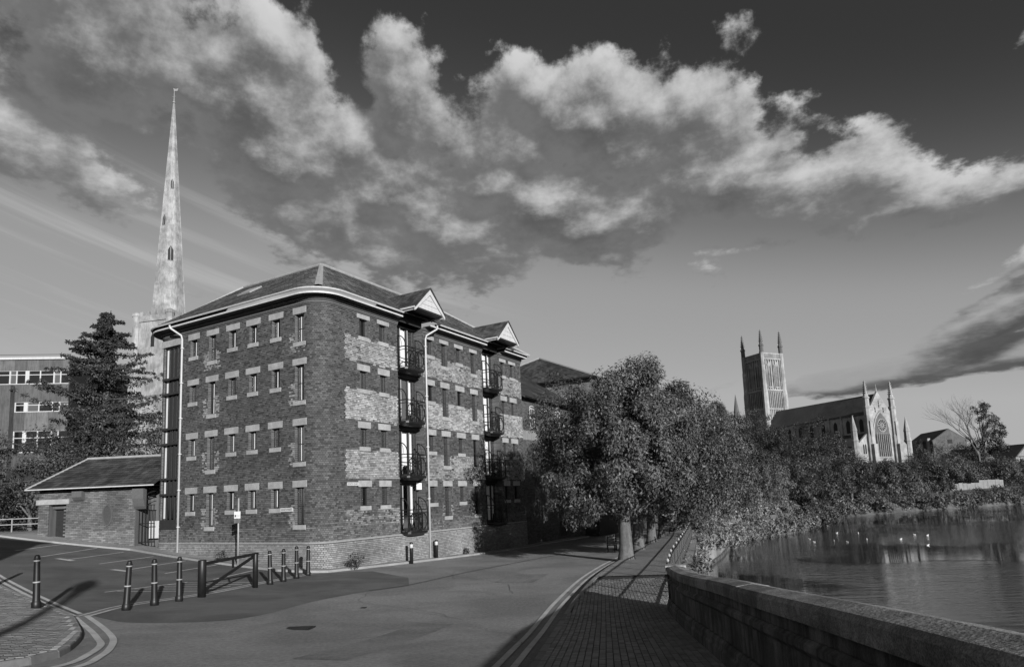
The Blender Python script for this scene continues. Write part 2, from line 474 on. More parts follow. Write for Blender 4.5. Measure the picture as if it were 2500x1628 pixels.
# ------------------------------------------------------------------ road, car park, pavements
KERB_R = smooth_line([(-1.6, -8), (-.95, 0), (-.42, 5), (.15, 9.54), (.48, 12.23), (1.01, 15.85), (1.6, 19.13), (2.71, 24.01), (4.05, 28.58), (5.3, 32.2), (7.62, 38.9), (10.7, 47.66), (12.94, 53.1), (16.2, 61)], 5)
RAIL = smooth_line([(3.68, 16.35), (4.75, 20.5), (6.02, 24.84), (8.96, 34.88), (12.3, 46.48), (14.04, 53.55), (17.4, 61.5)], 6)
def par_x(y): return 1.49 + .132 * y
KERB_L = smooth_line([(-19.5, 23.4), (-15.66, 20.07), (-13.7, 18.46), (-11.88, 16.88), (-10.56, 15.76), (-9.57, 14.52), (-8.64, 13.24), (-7.93, 12.03), (-7.36, 10.89), (-7.12, 10.0), (-7.3, 8.6), (-8.2, 5.5), (-9.5, 0), (-10, -6)], 5)
road = tag(drape('road', [(-1.62, -8)] + KERB_R[1:] + [(19, 70), (8, 75), (-6, 62), (-34, 60), (-50, 45), (-50, -8)], .008, M['asphalt'], step=1.), kind='structure')
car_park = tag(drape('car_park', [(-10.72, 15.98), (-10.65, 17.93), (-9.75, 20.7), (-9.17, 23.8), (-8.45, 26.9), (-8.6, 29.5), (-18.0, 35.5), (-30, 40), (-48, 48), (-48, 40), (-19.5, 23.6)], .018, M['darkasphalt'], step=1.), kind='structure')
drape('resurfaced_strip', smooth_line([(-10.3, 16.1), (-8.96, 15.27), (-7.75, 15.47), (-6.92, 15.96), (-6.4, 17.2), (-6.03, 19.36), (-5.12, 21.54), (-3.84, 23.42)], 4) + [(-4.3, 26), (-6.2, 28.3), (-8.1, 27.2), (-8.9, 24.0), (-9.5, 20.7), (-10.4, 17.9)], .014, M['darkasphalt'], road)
strip('tar_seam', smooth_line([(-4.97, 22.07), (-3.87, 23.66), (-2.0, 28.23), (.74, 33.47), (2.6, 36.26), (4, 39)], 4), .07, .022, M['tar'], road)
# double lines along the right kerb, the left corner and the car-park entrance
for o_ in (.26, .52):
    strip('painted_line', offset_line(KERB_R[:48], o_ + .0), .11, .02, M['paint'], road)
strip('painted_line', smooth_line([(-10.45, 15.72), (-8.98, 14.0), (-8.13, 12.9), (-7.5, 12.0), (-6.97, 10.84), (-6.62, 9.7), (-6.8, 8.2), (-7.7, 5)], 5), .12, .024, M['paint'], road)
strip('painted_line', smooth_line([(-10.4, 16.05), (-9.04, 14.5), (-7.86, 12.95), (-7.09, 11.6), (-6.66, 10.64), (-6.33, 9.6), (-6.5, 8.1), (-7.4, 4.9)], 5), .12, .024, M['paint'], road)
strip('painted_line', [(-19.6, 24.3), (-16.82, 21.75), (-10.7, 16.28)], .11, .026, M['paint'], road)
strip('painted_line', [(-19.2, 23.6), (-16.2, 20.9), (-10.62, 15.93)], .11, .026, M['paint'], road)
EN = smooth_line([(-10.49, 15.95), (-10.6, 17.93), (-9.75, 20.7), (-9.17, 23.79), (-8.5, 26.6)], 4)
strip('painted_line', EN, .07, .03, M['paint'], road)
strip('painted_line', offset_line(EN, -.22), .07, .03, M['paint'], road)
for a, b in [((-21.99, 28.93), (-22.6, 33.5)), ((-19.99, 27.75), (-20.6, 32.4)), ((-18.7, 27.5), (-18.85, 31.67)), ((-17.0, 26.9), (-16.9, 30.73)), ((-15.1, 25.79), (-14.96, 29.89)), ((-13.4, 25.2), (-13.1, 28.9)), ((-11.04, 24.04), (-10.9, 27.25))]:
    strip('bay_line', [a, b], .08, .03, M['paint'], car_park)
for k in range(5):                             # hatched end of the bays
    y = 20.2 + k * .62
    strip('hatch_line', [(-12.3 + .17 * k, y + .2), (-9.95 + .13 * k, y + .95)], .08, .03, M['paint'], car_park)
strip('hatch_line', [(-12.5, 20.1), (-11.5, 23.1)], .08, .031, M['paint'], car_park)
for p in ((-19.2, 27.6), (-15.6, 25.5)):
    strip('bay_mark', [p, (p[0] + .9, p[1] - .35)], .25, .034, M['paint'], car_park)
def crack(x, y, a, n, step):
    pts = [(x, y)]
    for _ in range(n):
        a += rnd.uniform(-.5, .5); x += math.cos(a) * step; y += math.sin(a) * step; pts.append((x, y))
    strip('crack', pts, .012, .021, M['tar'], road)
for (x, y, a, n, st_) in ((-3.2, 13.2, 1.2, 16, .35), (-1.8, 16.5, 1.7, 14, .5), (-4.6, 17.5, .3, 12, .35), (-.2, 21, 1.3, 16, .5), (-2.6, 24.5, 1.1, 12, .5)): crack(x, y, a, n, st_)
drape('trench_patch', [(-3.6, 10.6), (-2.7, 10.4), (-1.55, 15.4), (-2.4, 15.6)], .016, M['darkpatch'], road)
drape('trench_patch', [(-.9, 24.2), (.5, 23.8), (1.2, 26.4), (-.2, 26.9)], .016, M['darkpatch'], road)
dg = MB()
gx, gy = -4.9, 14.8; z = gz(gx, gy)
dg.box(gx - .31, gx + .31, gy - .26, gy + .26, z - .02, z + .013)
for k in range(9): dg.box(gx - .27, gx + .27, gy - .22 + k * .05, gy - .195 + k * .05, z + .013, z + .025)
dg.build('drain_grate', M['iron'], road)
mb = MB(); mb.box(-4.35, -4.2, 18.2, 18.42, gz(-4.3, 18.3), gz(-4.3, 18.3) + .018); mb.build('manhole_lid', M['iron'], road)

def kerbstones(parent, line, inward, length, h=.12, w=.15, t0=.15):
    """single kerb stones laid end to end along a line"""
    acc = 0.; cur = [line[0]]
    def emit(seg):
        a, b = seg[0], seg[-1]
        L = math.hypot(b[0] - a[0], b[1] - a[1])
        if L < .2: return
        ux, uy = (b[0] - a[0]) / L, (b[1] - a[1]) / L
        nx, ny = -uy * inward, ux * inward
        g_ = .012
        za, zb = gz(*a) - .1, gz(*b) - .1
        mb = MB(); tone = t0 * rnd.uniform(.8, 1.2); H = h + .1
        c = [(a[0] + ux * g_, a[1] + uy * g_, za), (b[0] - ux * g_, b[1] - uy * g_, zb)]
        V = []
        for (dn, dz) in ((0, 0), (.012, H - .02), (.03, H), (w, H), (w, 0)):
            for q in c: V.append((q[0] + nx * dn, q[1] + ny * dn, q[2] + dz))
        F = [(0, 1, 3, 2), (2, 3, 5, 4), (4, 5, 7, 6), (6, 7, 9, 8), (0, 2, 4, 6, 8), (9, 7, 5, 3, 1)]
        mb.add(V, F, tone)
        mb.build('kerb_stone', M['kerb'], parent)
    for a, b in zip(line[:-1], line[1:]):
        L = math.hypot(b[0] - a[0], b[1] - a[1]); pos = 0.
        while L - pos + acc >= length:
            step = length - acc; pos += step
            p = (a[0] + (b[0] - a[0]) * pos / L, a[1] + (b[1] - a[1]) * pos / L)
            emit(cur + [p]); cur = [p]; acc = 0.
        acc += L - pos; cur.append(b)
    emit(cur)
def inside(poly, x, y):
    c = False; j = len(poly) - 1
    for i in range(len(poly)):
        (xi, yi), (xj, yj) = poly[i], poly[j]
        if (yi > y) != (yj > y) and x < (xj - xi) * (y - yi) / (yj - yi) + xi: c = not c
        j = i
    return c
def pavers(parent, poly, ang, off, near, L=.2, Wd=.1, t0=.165, nmax=300):
    """block paving: nearest 300 blocks single, the rest one mesh"""
    c, s_ = math.cos(ang), math.sin(ang)
    loc = [(p[0] * c + p[1] * s_, -p[0] * s_ + p[1] * c) for p in poly]
    u0, u1 = min(p[0] for p in loc), max(p[0] for p in loc); v0, v1 = min(p[1] for p in loc), max(p[1] for p in loc)
    items = []
    j = 0; v = v0
    while v < v1:
        u = u0 - (L / 2 if j % 2 else 0)
        while u < u1:
            cu, cv = u + L / 2, v + Wd / 2
            x, y = cu * c - cv * s_, cu * s_ + cv * c
            if inside(poly, x, y): items.append((math.hypot(x - near[0], y - near[1]), x, y))
            u += L
        v += Wd; j += 1
    items.sort()
    g_ = .006
    def block(mb, x, y, tone, base=(0, 0, 0)):
        z = gz(x, y) + off + rnd.uniform(-.003, .003)
        V = []
        for (du, dv, dz) in ((-L / 2 + g_, -Wd / 2 + g_, 0), (L / 2 - g_, -Wd / 2 + g_, 0), (L / 2 - g_, Wd / 2 - g_, 0), (-L / 2 + g_, Wd / 2 - g_, 0)):
            X, Y = x + du * c - dv * s_, y + du * s_ + dv * c
            zz = gz(X, Y) + off + (z - gz(x, y) - off)
            V.append((X - base[0], Y - base[1], zz))
        V = V + [(p[0], p[1], p[2] - .03) for p in V]
        mb.add(V, [(0, 1, 2, 3), (0, 4, 5, 1), (1, 5, 6, 2), (2, 6, 7, 3), (3, 7, 4, 0)], tone)
    rest = MB()
    for k, (d, x, y) in enumerate(items):
        tone = t0 * rnd.uniform(.8, 1.2)
        if k < nmax:
            mb = MB(); block(mb, x, y, tone, (x, y))
            o = mb.build('paver', M['paver'], parent); o.location = (x, y, 0)
        else: block(rest, x, y, tone)
    if rest.v: tag(rest.build('far_pavers', M['paver'], parent), kind='stuff')

yr = np.arange(16.2, -8.1, -1.2)
rp = [p for p in RAIL]
rp_o = offset_line(rp, -.35)
pav_poly = offset_line(KERB_R, -.13) + list(reversed(rp_o)) + [(par_x(y) + .25, y) for y in yr]
pavement = tag(drape('pavement', pav_poly, .092, M['joint'], step=.9, skirt=.3), kind='structure')
drape('tarmac_path', [q for q in offset_line(KERB_R, -.13) if q[1] > 23.6] + list(reversed([q for q in rp_o if q[1] > 23.6])), .125, M['path'], pavement)
near_poly = [p for p in offset_line(KERB_R, -.15) if 6.5 < p[1] < 23.6]
near_poly = near_poly + [(x - .08, y) for x, y in reversed(rp) if y < 23.6] + [(par_x(y) - .07, y) for y in np.arange(16.2, 6.5, -1.2)]
pavers(pavement, near_poly, math.atan2(.9914, .131), .12, (2.0, 8.0))
kerbstones(pavement, KERB_R, -1, .92)

lpoly = offset_line(KERB_L, -.14) + [(-26, -6), (-26, 20)]
corner = tag(drape('corner_pavement', lpoly, .092, M['joint'], step=.9, skirt=.3), kind='structure')
lp2 = [p for p in offset_line(KERB_L, -.15) if p[1] > 7.2 and p[0] > -17.5]
lp2 = lp2 + [(-8.2, 7.2), (-12.5, 9.5), (-17.5, 19.5)]
pavers(corner, lp2, R(28), .12, (-8.0, 10.5), t0=.125)
kerbstones(corner, KERB_L, -1, .75)

# ------------------------------------------------------------------ parapet beside the camera
def sweep(mb, pts, prof, closed=True, tone=None, caps=True):
    """profile (out, z) swept along 3-D points; out is to the left of travel"""
    n = len(prof); V = []; F = []
    for i, p in enumerate(pts):
        a, b = pts[max(i - 1, 0)], pts[min(i + 1, len(pts) - 1)]
        tx, ty = b[0] - a[0], b[1] - a[1]; L = math.hypot(tx, ty); nx, ny = -ty / L, tx / L
        for (o_, z_) in prof: V.append((p[0] + nx * o_, p[1] + ny * o_, p[2] + z_))
    m_ = n if closed else n - 1
    for i in range(len(pts) - 1):
        for k in range(m_): F.append((i * n + k, i * n + (k + 1) % n, (i + 1) * n + (k + 1) % n, (i + 1) * n + k))
    if closed and caps: F += [tuple(range(n)), tuple(range(len(pts) * n - 1, (len(pts) - 1) * n - 1, -1))]
    mb.add(V, F, tone)
    return mb
parapet = empty('parapet_wall', (par_x(8), 8, gz(par_x(8), 8)), 0, 'weathered sandstone parapet wall with mossy coping running beside the river pavement', 'wall')
PO = Vector(parapet.location)
pp = [(par_x(y), y, gz(par_x(y), y) + .1) for y in np.arange(-9, 15.9, 1.035)]
mb = MB(-PO); sweep(mb, pp, [(.0, -.3), (.0, .60), (.0, .84), (-.32, .84), (-.32, -5.2), (-.2, -5.2)]); mb.build('wall_body', M['parapet'], parapet)
mb = MB(-PO); sweep(mb, pp, [(-.05, -.25), (.10, -.25), (.10, .15), (.075, .18), (.075, .235), (.04, .275), (-.05, .275)]); mb.build('plinth_moulding', M['parapet'], parapet)
mb = MB(-PO); sweep(mb, pp, [(-.05, .60), (.025, .61), (.06, .65), (.06, .70), (.02, .73), (-.05, .73)]); mb.build('string_moulding', M['parapet'], parapet)
k = 0
while k < len(pp) - 1:
    e = min(k + 2, len(pp) - 1)
    seg = [Vector(p) for p in pp[k:e + 1]]
    d_ = (seg[-1] - seg[0]).normalized(); seg[0] = seg[0] + d_ * .002; seg[-1] = seg[-1] - d_ * .002
    dz = rnd.uniform(-.003, .003)
    mb = MB(-PO); sweep(mb, seg, [(.05, .845 + dz), (.06, .96 + dz), (.03, 1.0 + dz), (-.15, 1.03 + dz), (-.33, 1.0 + dz), (-.365, .96 + dz), (-.36, .845 + dz)])
    mb.build('coping_stone', M['coping'], parapet); k = e
pe = pp[-1]; zb = pe[2] - PO.z
mb = MB(); X0, Y0 = pe[0] - PO.x, pe[1] - PO.y
mb.prism([(X0 - .05, Y0 - .02), (X0 + .03, Y0 + .36), (X0 + .36, Y0 + .3), (X0 + .34, Y0 - .06)], zb - .4, zb + .9)
mb.build('end_pier', M['parapet'], parapet)
mb = MB(); mb.prism([(X0 - .08, Y0 + .0), (X0 + .02, Y0 + .34), (X0 + .16, Y0 + .5), (X0 + .38, Y0 + .38), (X0 + .4, Y0 - .06)], zb + .9, zb + 1.03)
mb.build('end_cap', M['coping'], parapet)

# ------------------------------------------------------------------ iron railing along the path
railing = empty('river_railing', (RAIL[0][0], RAIL[0][1], gz(*RAIL[0])), 0, 'black iron railing with ball finials curving along the riverside path', 'railing')
RO = Vector(railing.location)
rl = [(x, y, gz(x, y) + .11) for x, y in RAIL]
cum = [0.]
for a, b in zip(rl[:-1], rl[1:]): cum.append(cum[-1] + math.hypot(b[0] - a[0], b[1] - a[1]))
def on_rail(s):
    for i in range(len(cum) - 1):
        if cum[i + 1] >= s:
            t = (s - cum[i]) / (cum[i + 1] - cum[i]); a, b = rl[i], rl[i + 1]
            return tuple(a[j] + (b[j] - a[j]) * t for j in range(3))
    return rl[-1]
mb = MB(-RO); sweep(mb, rl, [(.02, .97), (.02, 1.005), (-.02, 1.005), (-.02, .97)]); mb.build('top_rail', M['iron'], railing)
mb = MB(-RO); sweep(mb, rl, [(.018, .52), (.018, .55), (-.018, .55), (-.018, .52)]); mb.build('middle_rail', M['iron'], railing)
mb = MB(-RO); sweep(mb, rl, [(.018, .12), (.018, .15), (-.018, .15), (-.018, .12)]); mb.build('lower_rail', M['iron'], railing)
post_me = MB().lathe([(.045, -.1), (.045, .12), (.03, .16), (.028, 1.0), (.04, 1.02), (.04, 1.05), (.02, 1.07)], 8).mesh('post', True); post_me.materials.append(M['iron'])
fin_me = MB().lathe([(.005, 1.06), (.028, 1.072), (.042, 1.105), (.042, 1.12), (.028, 1.15), (.005, 1.165)], 8).mesh('finial', True); fin_me.materials.append(M['lead'])
bar_me = MB().box(-.014, .014, -.014, .014, .13, .99).mesh('bar'); bar_me.materials.append(M['iron'])
s_ = 0.
while s_ < cum[-1]:
    p = Vector(on_rail(s_)) - RO
    o = link('post', post_me, None, railing); o.location = p
    f_ = link('finial', fin_me, None, o)
    s_ += 1.9
s_ = .3
while s_ < min(cum[-1], 46):
    o = link('bar', bar_me, None, railing); o.location = Vector(on_rail(s_)) - RO
    s_ += .19 if s_ < 30 else .26

# ------------------------------------------------------------------ quay wall further along the bank
QB = [p for p in smooth_line(BANK[4:18], 4)]
qw = empty('quay_wall', (QB[20][0], QB[20][1], WATER), 0, 'pale stained quay wall curving along the waterline below the bank', 'wall')
QO = Vector(qw.location)
ql = [(x, y, 0) for x, y in QB]
mb = MB(-QO); V = []
zq = lambda x, y: gz(x, y) - .55 - (0 if y < 40 else min(.9, (y - 40) * .03))
for n_, (o0, o1) in enumerate(((0, 2.4),)):
    P_ = []; F_ = []
    for i, (x, y) in enumerate(QB):
        a, b = QB[max(i - 1, 0)], QB[min(i + 1, len(QB) - 1)]
        tx, ty = b[0] - a[0], b[1] - a[1]; L_ = math.hypot(tx, ty); nx, ny = -ty / L_, tx / L_
        zt = zq(x, y)
        for (o_, z_) in ((0, WATER - 1), (0, zt), (2.6, zt + .25), (2.6, WATER - 1)): P_.append((x + nx * o_, y + ny * o_, z_))
        if i: F_ += [(4 * i - 4 + k, 4 * i - 4 + k + 1, 4 * i + k + 1, 4 * i + k) for k in range(3)]
    mb.add(P_, F_)
mb.build('wall_face', M['quay'], qw)
mb = MB(-QO); P_ = []; F_ = []
for i, (x, y) in enumerate(QB):
    a, b = QB[max(i - 1, 0)], QB[min(i + 1, len(QB) - 1)]
    tx, ty = b[0] - a[0], b[1] - a[1]; L_ = math.hypot(tx, ty); nx, ny = -ty / L_, tx / L_
    for (o_, z_) in ((.02, WATER - .3), (-.16, WATER - .3), (-.16, WATER + .22), (.02, WATER + .28)): P_.append((x + nx * o_, y + ny * o_, z_))
    if i: F_ += [(4 * i - 4 + k, 4 * i - 4 + k + 1, 4 * i + k + 1, 4 * i + k) for k in range(3)]
mb.add(P_, F_); mb.build('footing', M['parapet'], qw)

# ------------------------------------------------------------------ the warehouse
ANG = .5197
Rd = Vector((math.sin(ANG), math.cos(ANG))); Ld = Vector((-math.cos(ANG), math.sin(ANG)))
CX, CY = -8.292, 27.754
BZ = 3.4                                       # local z = height relative to the eye + BZ
ROTZ = math.atan2(Rd.y, Rd.x)
def Wl(X, Y): return (CX + Rd.x * X + Ld.x * Y, CY + Rd.y * X + Ld.y * Y)
wh = empty('warehouse', (CX, CY, EYE - BZ), ROTZ, 'four-storey brick warehouse with rounded corner, iron balconies and hipped slate roof', 'building')
OFF = (0, 0, BZ)
RC, RL = .9, 1.1                               # corner radii
YL, XR = 12.1, 18.05
def arc(cx, cy, r, a0, a1, n): return [(cx + r * math.cos(R(a0 + (a1 - a0) * i / n)), cy + r * math.sin(R(a0 + (a1 - a0) * i / n))) for i in range(n + 1)]
PATH = [(3.0, YL)] + arc(RL, YL - RL, RL, 90, 180, 8) + arc(RC, RC, RC, 180, 270, 10) + [(XR, 0)]
PN = []; PS = [0.]
for a, b in zip(PATH[:-1], PATH[1:]): PS.append(PS[-1] + math.hypot(b[0] - a[0], b[1] - a[1]))
S_L = next(PS[i] + (PATH[i][1]) for i in range(len(PATH)) if abs(PATH[i][0]) < 1e-6)     # s = S_L - Y on the left face
i_r = max(i for i in range(len(PATH) - 1) if abs(PATH[i][1]) < 1e-6 and i < len(PATH) - 1)
S_R = PS[i_r] - PATH[i_r][0]                                                              # s = S_R + X on the right face
def at_s(s):
    for i in range(len(PATH) - 1):
        if PS[i + 1] >= s - 1e-9:
            t = (s - PS[i]) / (PS[i + 1] - PS[i]); a, b = PATH[i], PATH[i + 1]
            tx, ty = (b[0] - a[0]), (b[1] - a[1]); L = math.hypot(tx, ty)
            return (a[0] + tx * t, a[1] + ty * t, ty / L, -tx / L)     # point and outward normal (right of travel)
    return (PATH[-1][0], PATH[-1][1], 0, -1)
ROWZ_L = [1.13, 3.83, 6.53, 8.86]; ROWZ_R = [1.08, 3.80, 6.50, 9.02]
COLS_L = [('c1', 8.29, 9.23, 0), ('c2', 6.81, 7.76, 1), ('c3', 5.27, 6.26, 0), ('c4', 3.79, 4.76, 0), ('c5', 2.25, 3.20, 0), ('c6', .76, 1.63, 1)]
COLS_R = [('d1', 2.36, 3.23, 0), ('d2', 3.74, 4.63, 0), ('e1', 7.62, 8.36, 0), ('e2', 8.86, 9.72, 1), ('e3', 10.29, 11.18, 0), ('e4', 11.82, 12.65, 1), ('f1', 15.3, 16.1, 0), ('f2', 16.45, 17.35, 0)]
BAYS = [(5.25, 7.3), (13.2, 15.1)]
ZB, ZT = -3.35, 9.2
openings = []                                  # s0, s1, z0, z1
wins = []
def opening(face, a, b, z0, z1):
    s0, s1 = (S_L - b, S_L - a) if face == 'L' else (S_R + a, S_R + b)
    openings.append((s0, s1, z0, z1)); return s0, s1
for face, cols, rows in (('L', COLS_L, ROWZ_L), ('R', COLS_R, ROWZ_R)):
    for (n_, a, b, tall) in cols:
        c = (a + b) / 2; hw = .27
        if n_ == 'c6': c, hw = 1.19, .29
        for k, zt in enumerate(rows):
            h = (1.62 if k < 3 else 1.30) if tall else .88
            z1 = zt - .30; z0 = z1 - h
            opening(face, c - hw, c + hw, z0, z1)
            wins.append((face, n_, k, a, b, c - hw, c + hw, z0, z1, zt, tall))
opening('L', 9.9, 11.3, -.9, 8.5)
for a, b in BAYS: opening('R', a, b, -1.5, 9.2)

# wall core with its openings cut out, and the reveals
core = MB(OFF)
sb = sorted(set([p for p in PS] + [o[0] for o in openings] + [o[1] for o in openings]))
sb = [s for i, s in enumerate(sb) if i == 0 or s - sb[i - 1] > 1e-4]
zs = sorted(set([ZB, ZT] + [o[2] for o in openings] + [o[3] for o in openings]))
def in_open(s, z): return any(o[0] < s < o[1] and o[2] < z < o[3] for o in openings)
for a, b in zip(sb[:-1], sb[1:]):
    A, B = at_s(a + 1e-6), at_s(b - 1e-6)
    run = None
    for z0, z1 in zip(zs[:-1], zs[1:]):
        if in_open((a + b) / 2, (z0 + z1) / 2): continue
        core.add([(A[0], A[1], z0), (B[0], B[1], z0), (B[0], B[1], z1), (A[0], A[1], z1)], [(0, 1, 2, 3)])
core.add([(XR, 0, ZB), (XR, 8, ZB), (XR, 8, ZT), (XR, 0, ZT)], [(0, 1, 2, 3)])
core.add([(3, YL, ZB), (8, YL, ZB), (8, YL, ZT), (3, YL, ZT)], [(0, 1, 2, 3)])
core.add([(8, YL, ZB), (8, 8, ZB), (8, 8, ZT), (8, YL, ZT)], [(0, 1, 2, 3)])
core.add([(8, 8, ZB), (XR, 8, ZB), (XR, 8, ZT), (8, 8, ZT)], [(0, 1, 2, 3)])
core.build('mortar_core', M['mortar'], wh)
rev = MB(OFF)
for (s0, s1, z0, z1) in openings:
    big = s1 - s0 > 1.0
    D = .62 if z1 - z0 > 10 else .3
    A, B = at_s(s0 + 1e-6), at_s(s1 - 1e-6)
    ia = (A[0] - A[2] * D, A[1] - A[3] * D); ib = (B[0] - B[2] * D, B[1] - B[3] * D)
    a0 = (A[0] + A[2] * .012, A[1] + A[3] * .012); b0 = (B[0] + B[2] * .012, B[1] + B[3] * .012)
    n_ = max(1, int((z1 - z0) / .082))
    for i in range(n_):                                  # courses show in the reveals
        u0, u1 = z0 + (z1 - z0) * i / n_, z0 + (z1 - z0) * (i + 1) / n_
        for (p, q, sg) in ((a0, ia, 0), (b0, ib, 1)):
            V = [(p[0], p[1], u0), (q[0], q[1], u0), (q[0], q[1], u1 - .012), (p[0], p[1], u1 - .012)]
            rev.add(V, [(0, 1, 2, 3)], rnd.uniform(.035, .07))
            rev.add([(p[0], p[1], u1 - .012), (q[0], q[1], u1 - .012), (q[0], q[1], u1), (p[0], p[1], u1)], [(0, 1, 2, 3)], .13)
    rev.add([(a0[0], a0[1], z0), (b0[0], b0[1], z0), (ib[0], ib[1], z0), (ia[0], ia[1], z0)], [(0, 1, 2, 3)], .13)
    rev.add([(a0[0], a0[1], z1), (b0[0], b0[1], z1), (ib[0], ib[1], z1), (ia[0], ia[1], z1)], [(0, 1, 2, 3)], .13)
rev.build('brick_reveals', M['brick'], wh)

# bricks: every brick its own little block; tone = brick colour, faded white paint on the river front
from mathutils import noise as mnoise
def paint_amount(x, y, z):
    """faded painted panels between the storeys of the river front (old lettering bands)"""
    if y > .05 or x < 1.57: return 0.
    z += .10 * mnoise.noise(Vector((x * 2.1, 4., z * .3))); 
    if 5.2 < x < 7.35 or 13.15 < x < 15.15: return 0.
    amt = 0.
    for (z0, z1, st) in ((6.62, 7.78, .62), (3.88, 5.32, .86), (1.14, 2.46, .95), (-.95, -.22, .38)):
        if z0 < z < z1: amt = st
    if amt == 0. or (x > 7.35 and amt == .38): return 0.
    if x > 7.35 and amt == .95: amt = .62
    if x < 5.2 and amt == .95: return .95 * (.8 + .3 * mnoise.noise(Vector((x * 3, z * 2, 1))))
    if amt == .62 and 2.6 < x < 5.2: amt = .78
    n_ = mnoise.noise(Vector((x * 1.3, z * 1.3, 3.))) * .5 + mnoise.noise(Vector((x * 5, z * 5, 9.))) * .35
    return max(0., min(1., amt + n_ * .75))
def brick_tone(x, y, z, left):
    t = rnd.choice((.026, .04, .047, .052, .056, .062, .074)) * rnd.uniform(.88, 1.12)
    n_ = mnoise.noise(Vector((x * .55, y * .55 + z * .6, z * .5)))
    t *= 1 + .18 * n_
    if z < -1.62: t = .15 * rnd.uniform(.72, 1.22) * (1 + .35 * n_)
    elif z < -.9: t = t * 1.3 + .02 * max(0, (-.9 - z))
    if left:                                              # replaced paler bricks beside the tall windows
        for yc in (7.29, 1.2):
            for k in range(4):
                zc = (ROWZ_L[k] - 1.55)
                if abs(y - yc) < .62 and abs(z - zc) < .5 and rnd.random() < .55: t = rnd.uniform(.10, .21)
    elif 8.5 < x < 12.8:
        for xc in (9.3, 12.2):
            for k in range(4):
                if abs(x - xc) < .5 and abs(z - (ROWZ_R[k] - 1.75)) < .4 and rnd.random() < .5: t = rnd.uniform(.10, .2)
    for (fc, _, k_, _, _, o0, o1, z0_, z1_, _, _) in wins:      # damp streaks under the sills
        if (fc == 'L') == left and z0_ - 1.0 < z < z0_ - .15 and o0 - .12 < (y if left else x) < o1 + .12: t *= .72 + .3 * (z0_ - z) / 1.1; break
    p = paint_amount(x, y, z)
    if p > 0 and rnd.random() < .35 + p:
        t = t * (1 - p) + rnd.choice((.14, .2, .24, .28)) * rnd.uniform(.85, 1.15) * p
    return t
CH, BL, JT = .082, .225, .015
bricks = []
z = ZB; j = 0
while z < ZT - .02:
    zc = z + CH / 2
    bl = BL if j % 2 else BL / 2
    s = -(BL / 2 if j % 4 == 1 else (BL / 4 if j % 2 == 0 else 0))
    spans = sorted((o[0], o[1]) for o in openings if o[2] - .02 < zc < o[3] + .02)
    while s < PS[-1]:
        a, b = max(s, 0), min(s + bl, PS[-1])
        pieces = [(a, b)]
        for (o0, o1) in spans:
            np_ = []
            for (p, q) in pieces:
                if q <= o0 or p >= o1: np_.append((p, q)); continue
                if p < o0: np_.append((p, o0))
                if q > o1: np_.append((o1, q))
            pieces = np_
        for (p, q) in pieces:
            if q - p > .035: bricks.append((p + JT / 2, q - JT / 2, z + JT / 2, z + CH - JT / 2))
        s += bl
    z += CH; j += 1
def brick_geo(mb, s0, s1, z0, z1, tone):
    A, B = at_s(s0), at_s(s1); o_ = .012 + rnd.uniform(-.003, .003)
    if z1 < -1.58: o_ += .035
    V = []
    for (P_, zz) in ((A, z0), (B, z0), (B, z1), (A, z1)): V.append((P_[0] + P_[2] * o_, P_[1] + P_[3] * o_, zz))
    for (P_, zz) in ((A, z0), (B, z0), (B, z1), (A, z1)): V.append((P_[0], P_[1], zz))
    mb.add(V, [(0, 1, 2, 3), (4, 5, 1, 0), (5, 6, 2, 1), (6, 7, 3, 2), (7, 4, 0, 3)], tone)
def cam_d(b):
    A = at_s((b[0] + b[1]) / 2); x, y = Wl(A[0], A[1]); return x * x + y * y + ((b[2] - 0) ** 2)
bricks.sort(key=lambda b: cam_d(b) - 400 * (b[1] - b[0] > .2))
wallb = MB(OFF)
for n_, b in enumerate(bricks):
    sm = (b[0] + b[1]) / 2; A = at_s(sm)
    t = brick_tone(A[0], A[1], (b[2] + b[3]) / 2, sm < S_L - RC)
    if n_ < 300:
        mb = MB(OFF); brick_geo(mb, *b, t); mb.build('brick', M['brick'], wh)
    else: brick_geo(wallb, *b, t)
tag(wallb.build('brickwork', M['brick'], wh), kind='stuff')

def runs(gap=0.):
    """stretches of the eaves path between the two hoist bays"""
    r = []; s = 0.
    for a, b in BAYS: r.append((s, S_R + a - gap)); s = S_R + b + gap
    r.append((s, PS[-1] + .0)); return r
def path_pts(s0, s1):
    ss = [s0] + [p for p in PS if s0 + 1e-3 < p < s1 - 1e-3] + [s1]
    return [at_s(s) for s in ss]
def psweep(mb, s0, s1, prof, tone=None):
    pts = path_pts(s0, s1); n = len(prof); V = []; F = []
    for i, P_ in enumerate(pts):
        nx, ny = P_[2], P_[3]
        if 0 < i < len(pts) - 1:
            q = at_s(min(PS[-1], [s0] + [p for p in PS if s0 + 1e-3 < p < s1 - 1e-3] + [s1] and ([s0] + [p for p in PS if s0 + 1e-3 < p < s1 - 1e-3] + [s1])[i] + 1e-4))
            nx, ny = nx + q[2], ny + q[3]; L = math.hypot(nx, ny); nx /= L; ny /= L
        for (o_, z_) in prof: V.append((P_[0] + nx * o_, P_[1] + ny * o_, z_))
    for i in range(len(pts) - 1):
        for k in range(n): F.append((i * n + k, i * n + (k + 1) % n, (i + 1) * n + (k + 1) % n, (i + 1) * n + k))
    F += [tuple(range(n - 1, -1, -1)), tuple(range((len(pts) - 1) * n, len(pts) * n))]
    mb.add(V, F, tone)
mb = MB(OFF); mb.tone = .17
for s0, s1 in ((0, PS[-1]),): psweep(mb, s0, s1, [(-.02, -1.60), (.055, -1.60), (.05, -1.545), (.016, -1.52), (-.02, -1.52)])
mb.build('plinth_band', M['kerb'], wh)
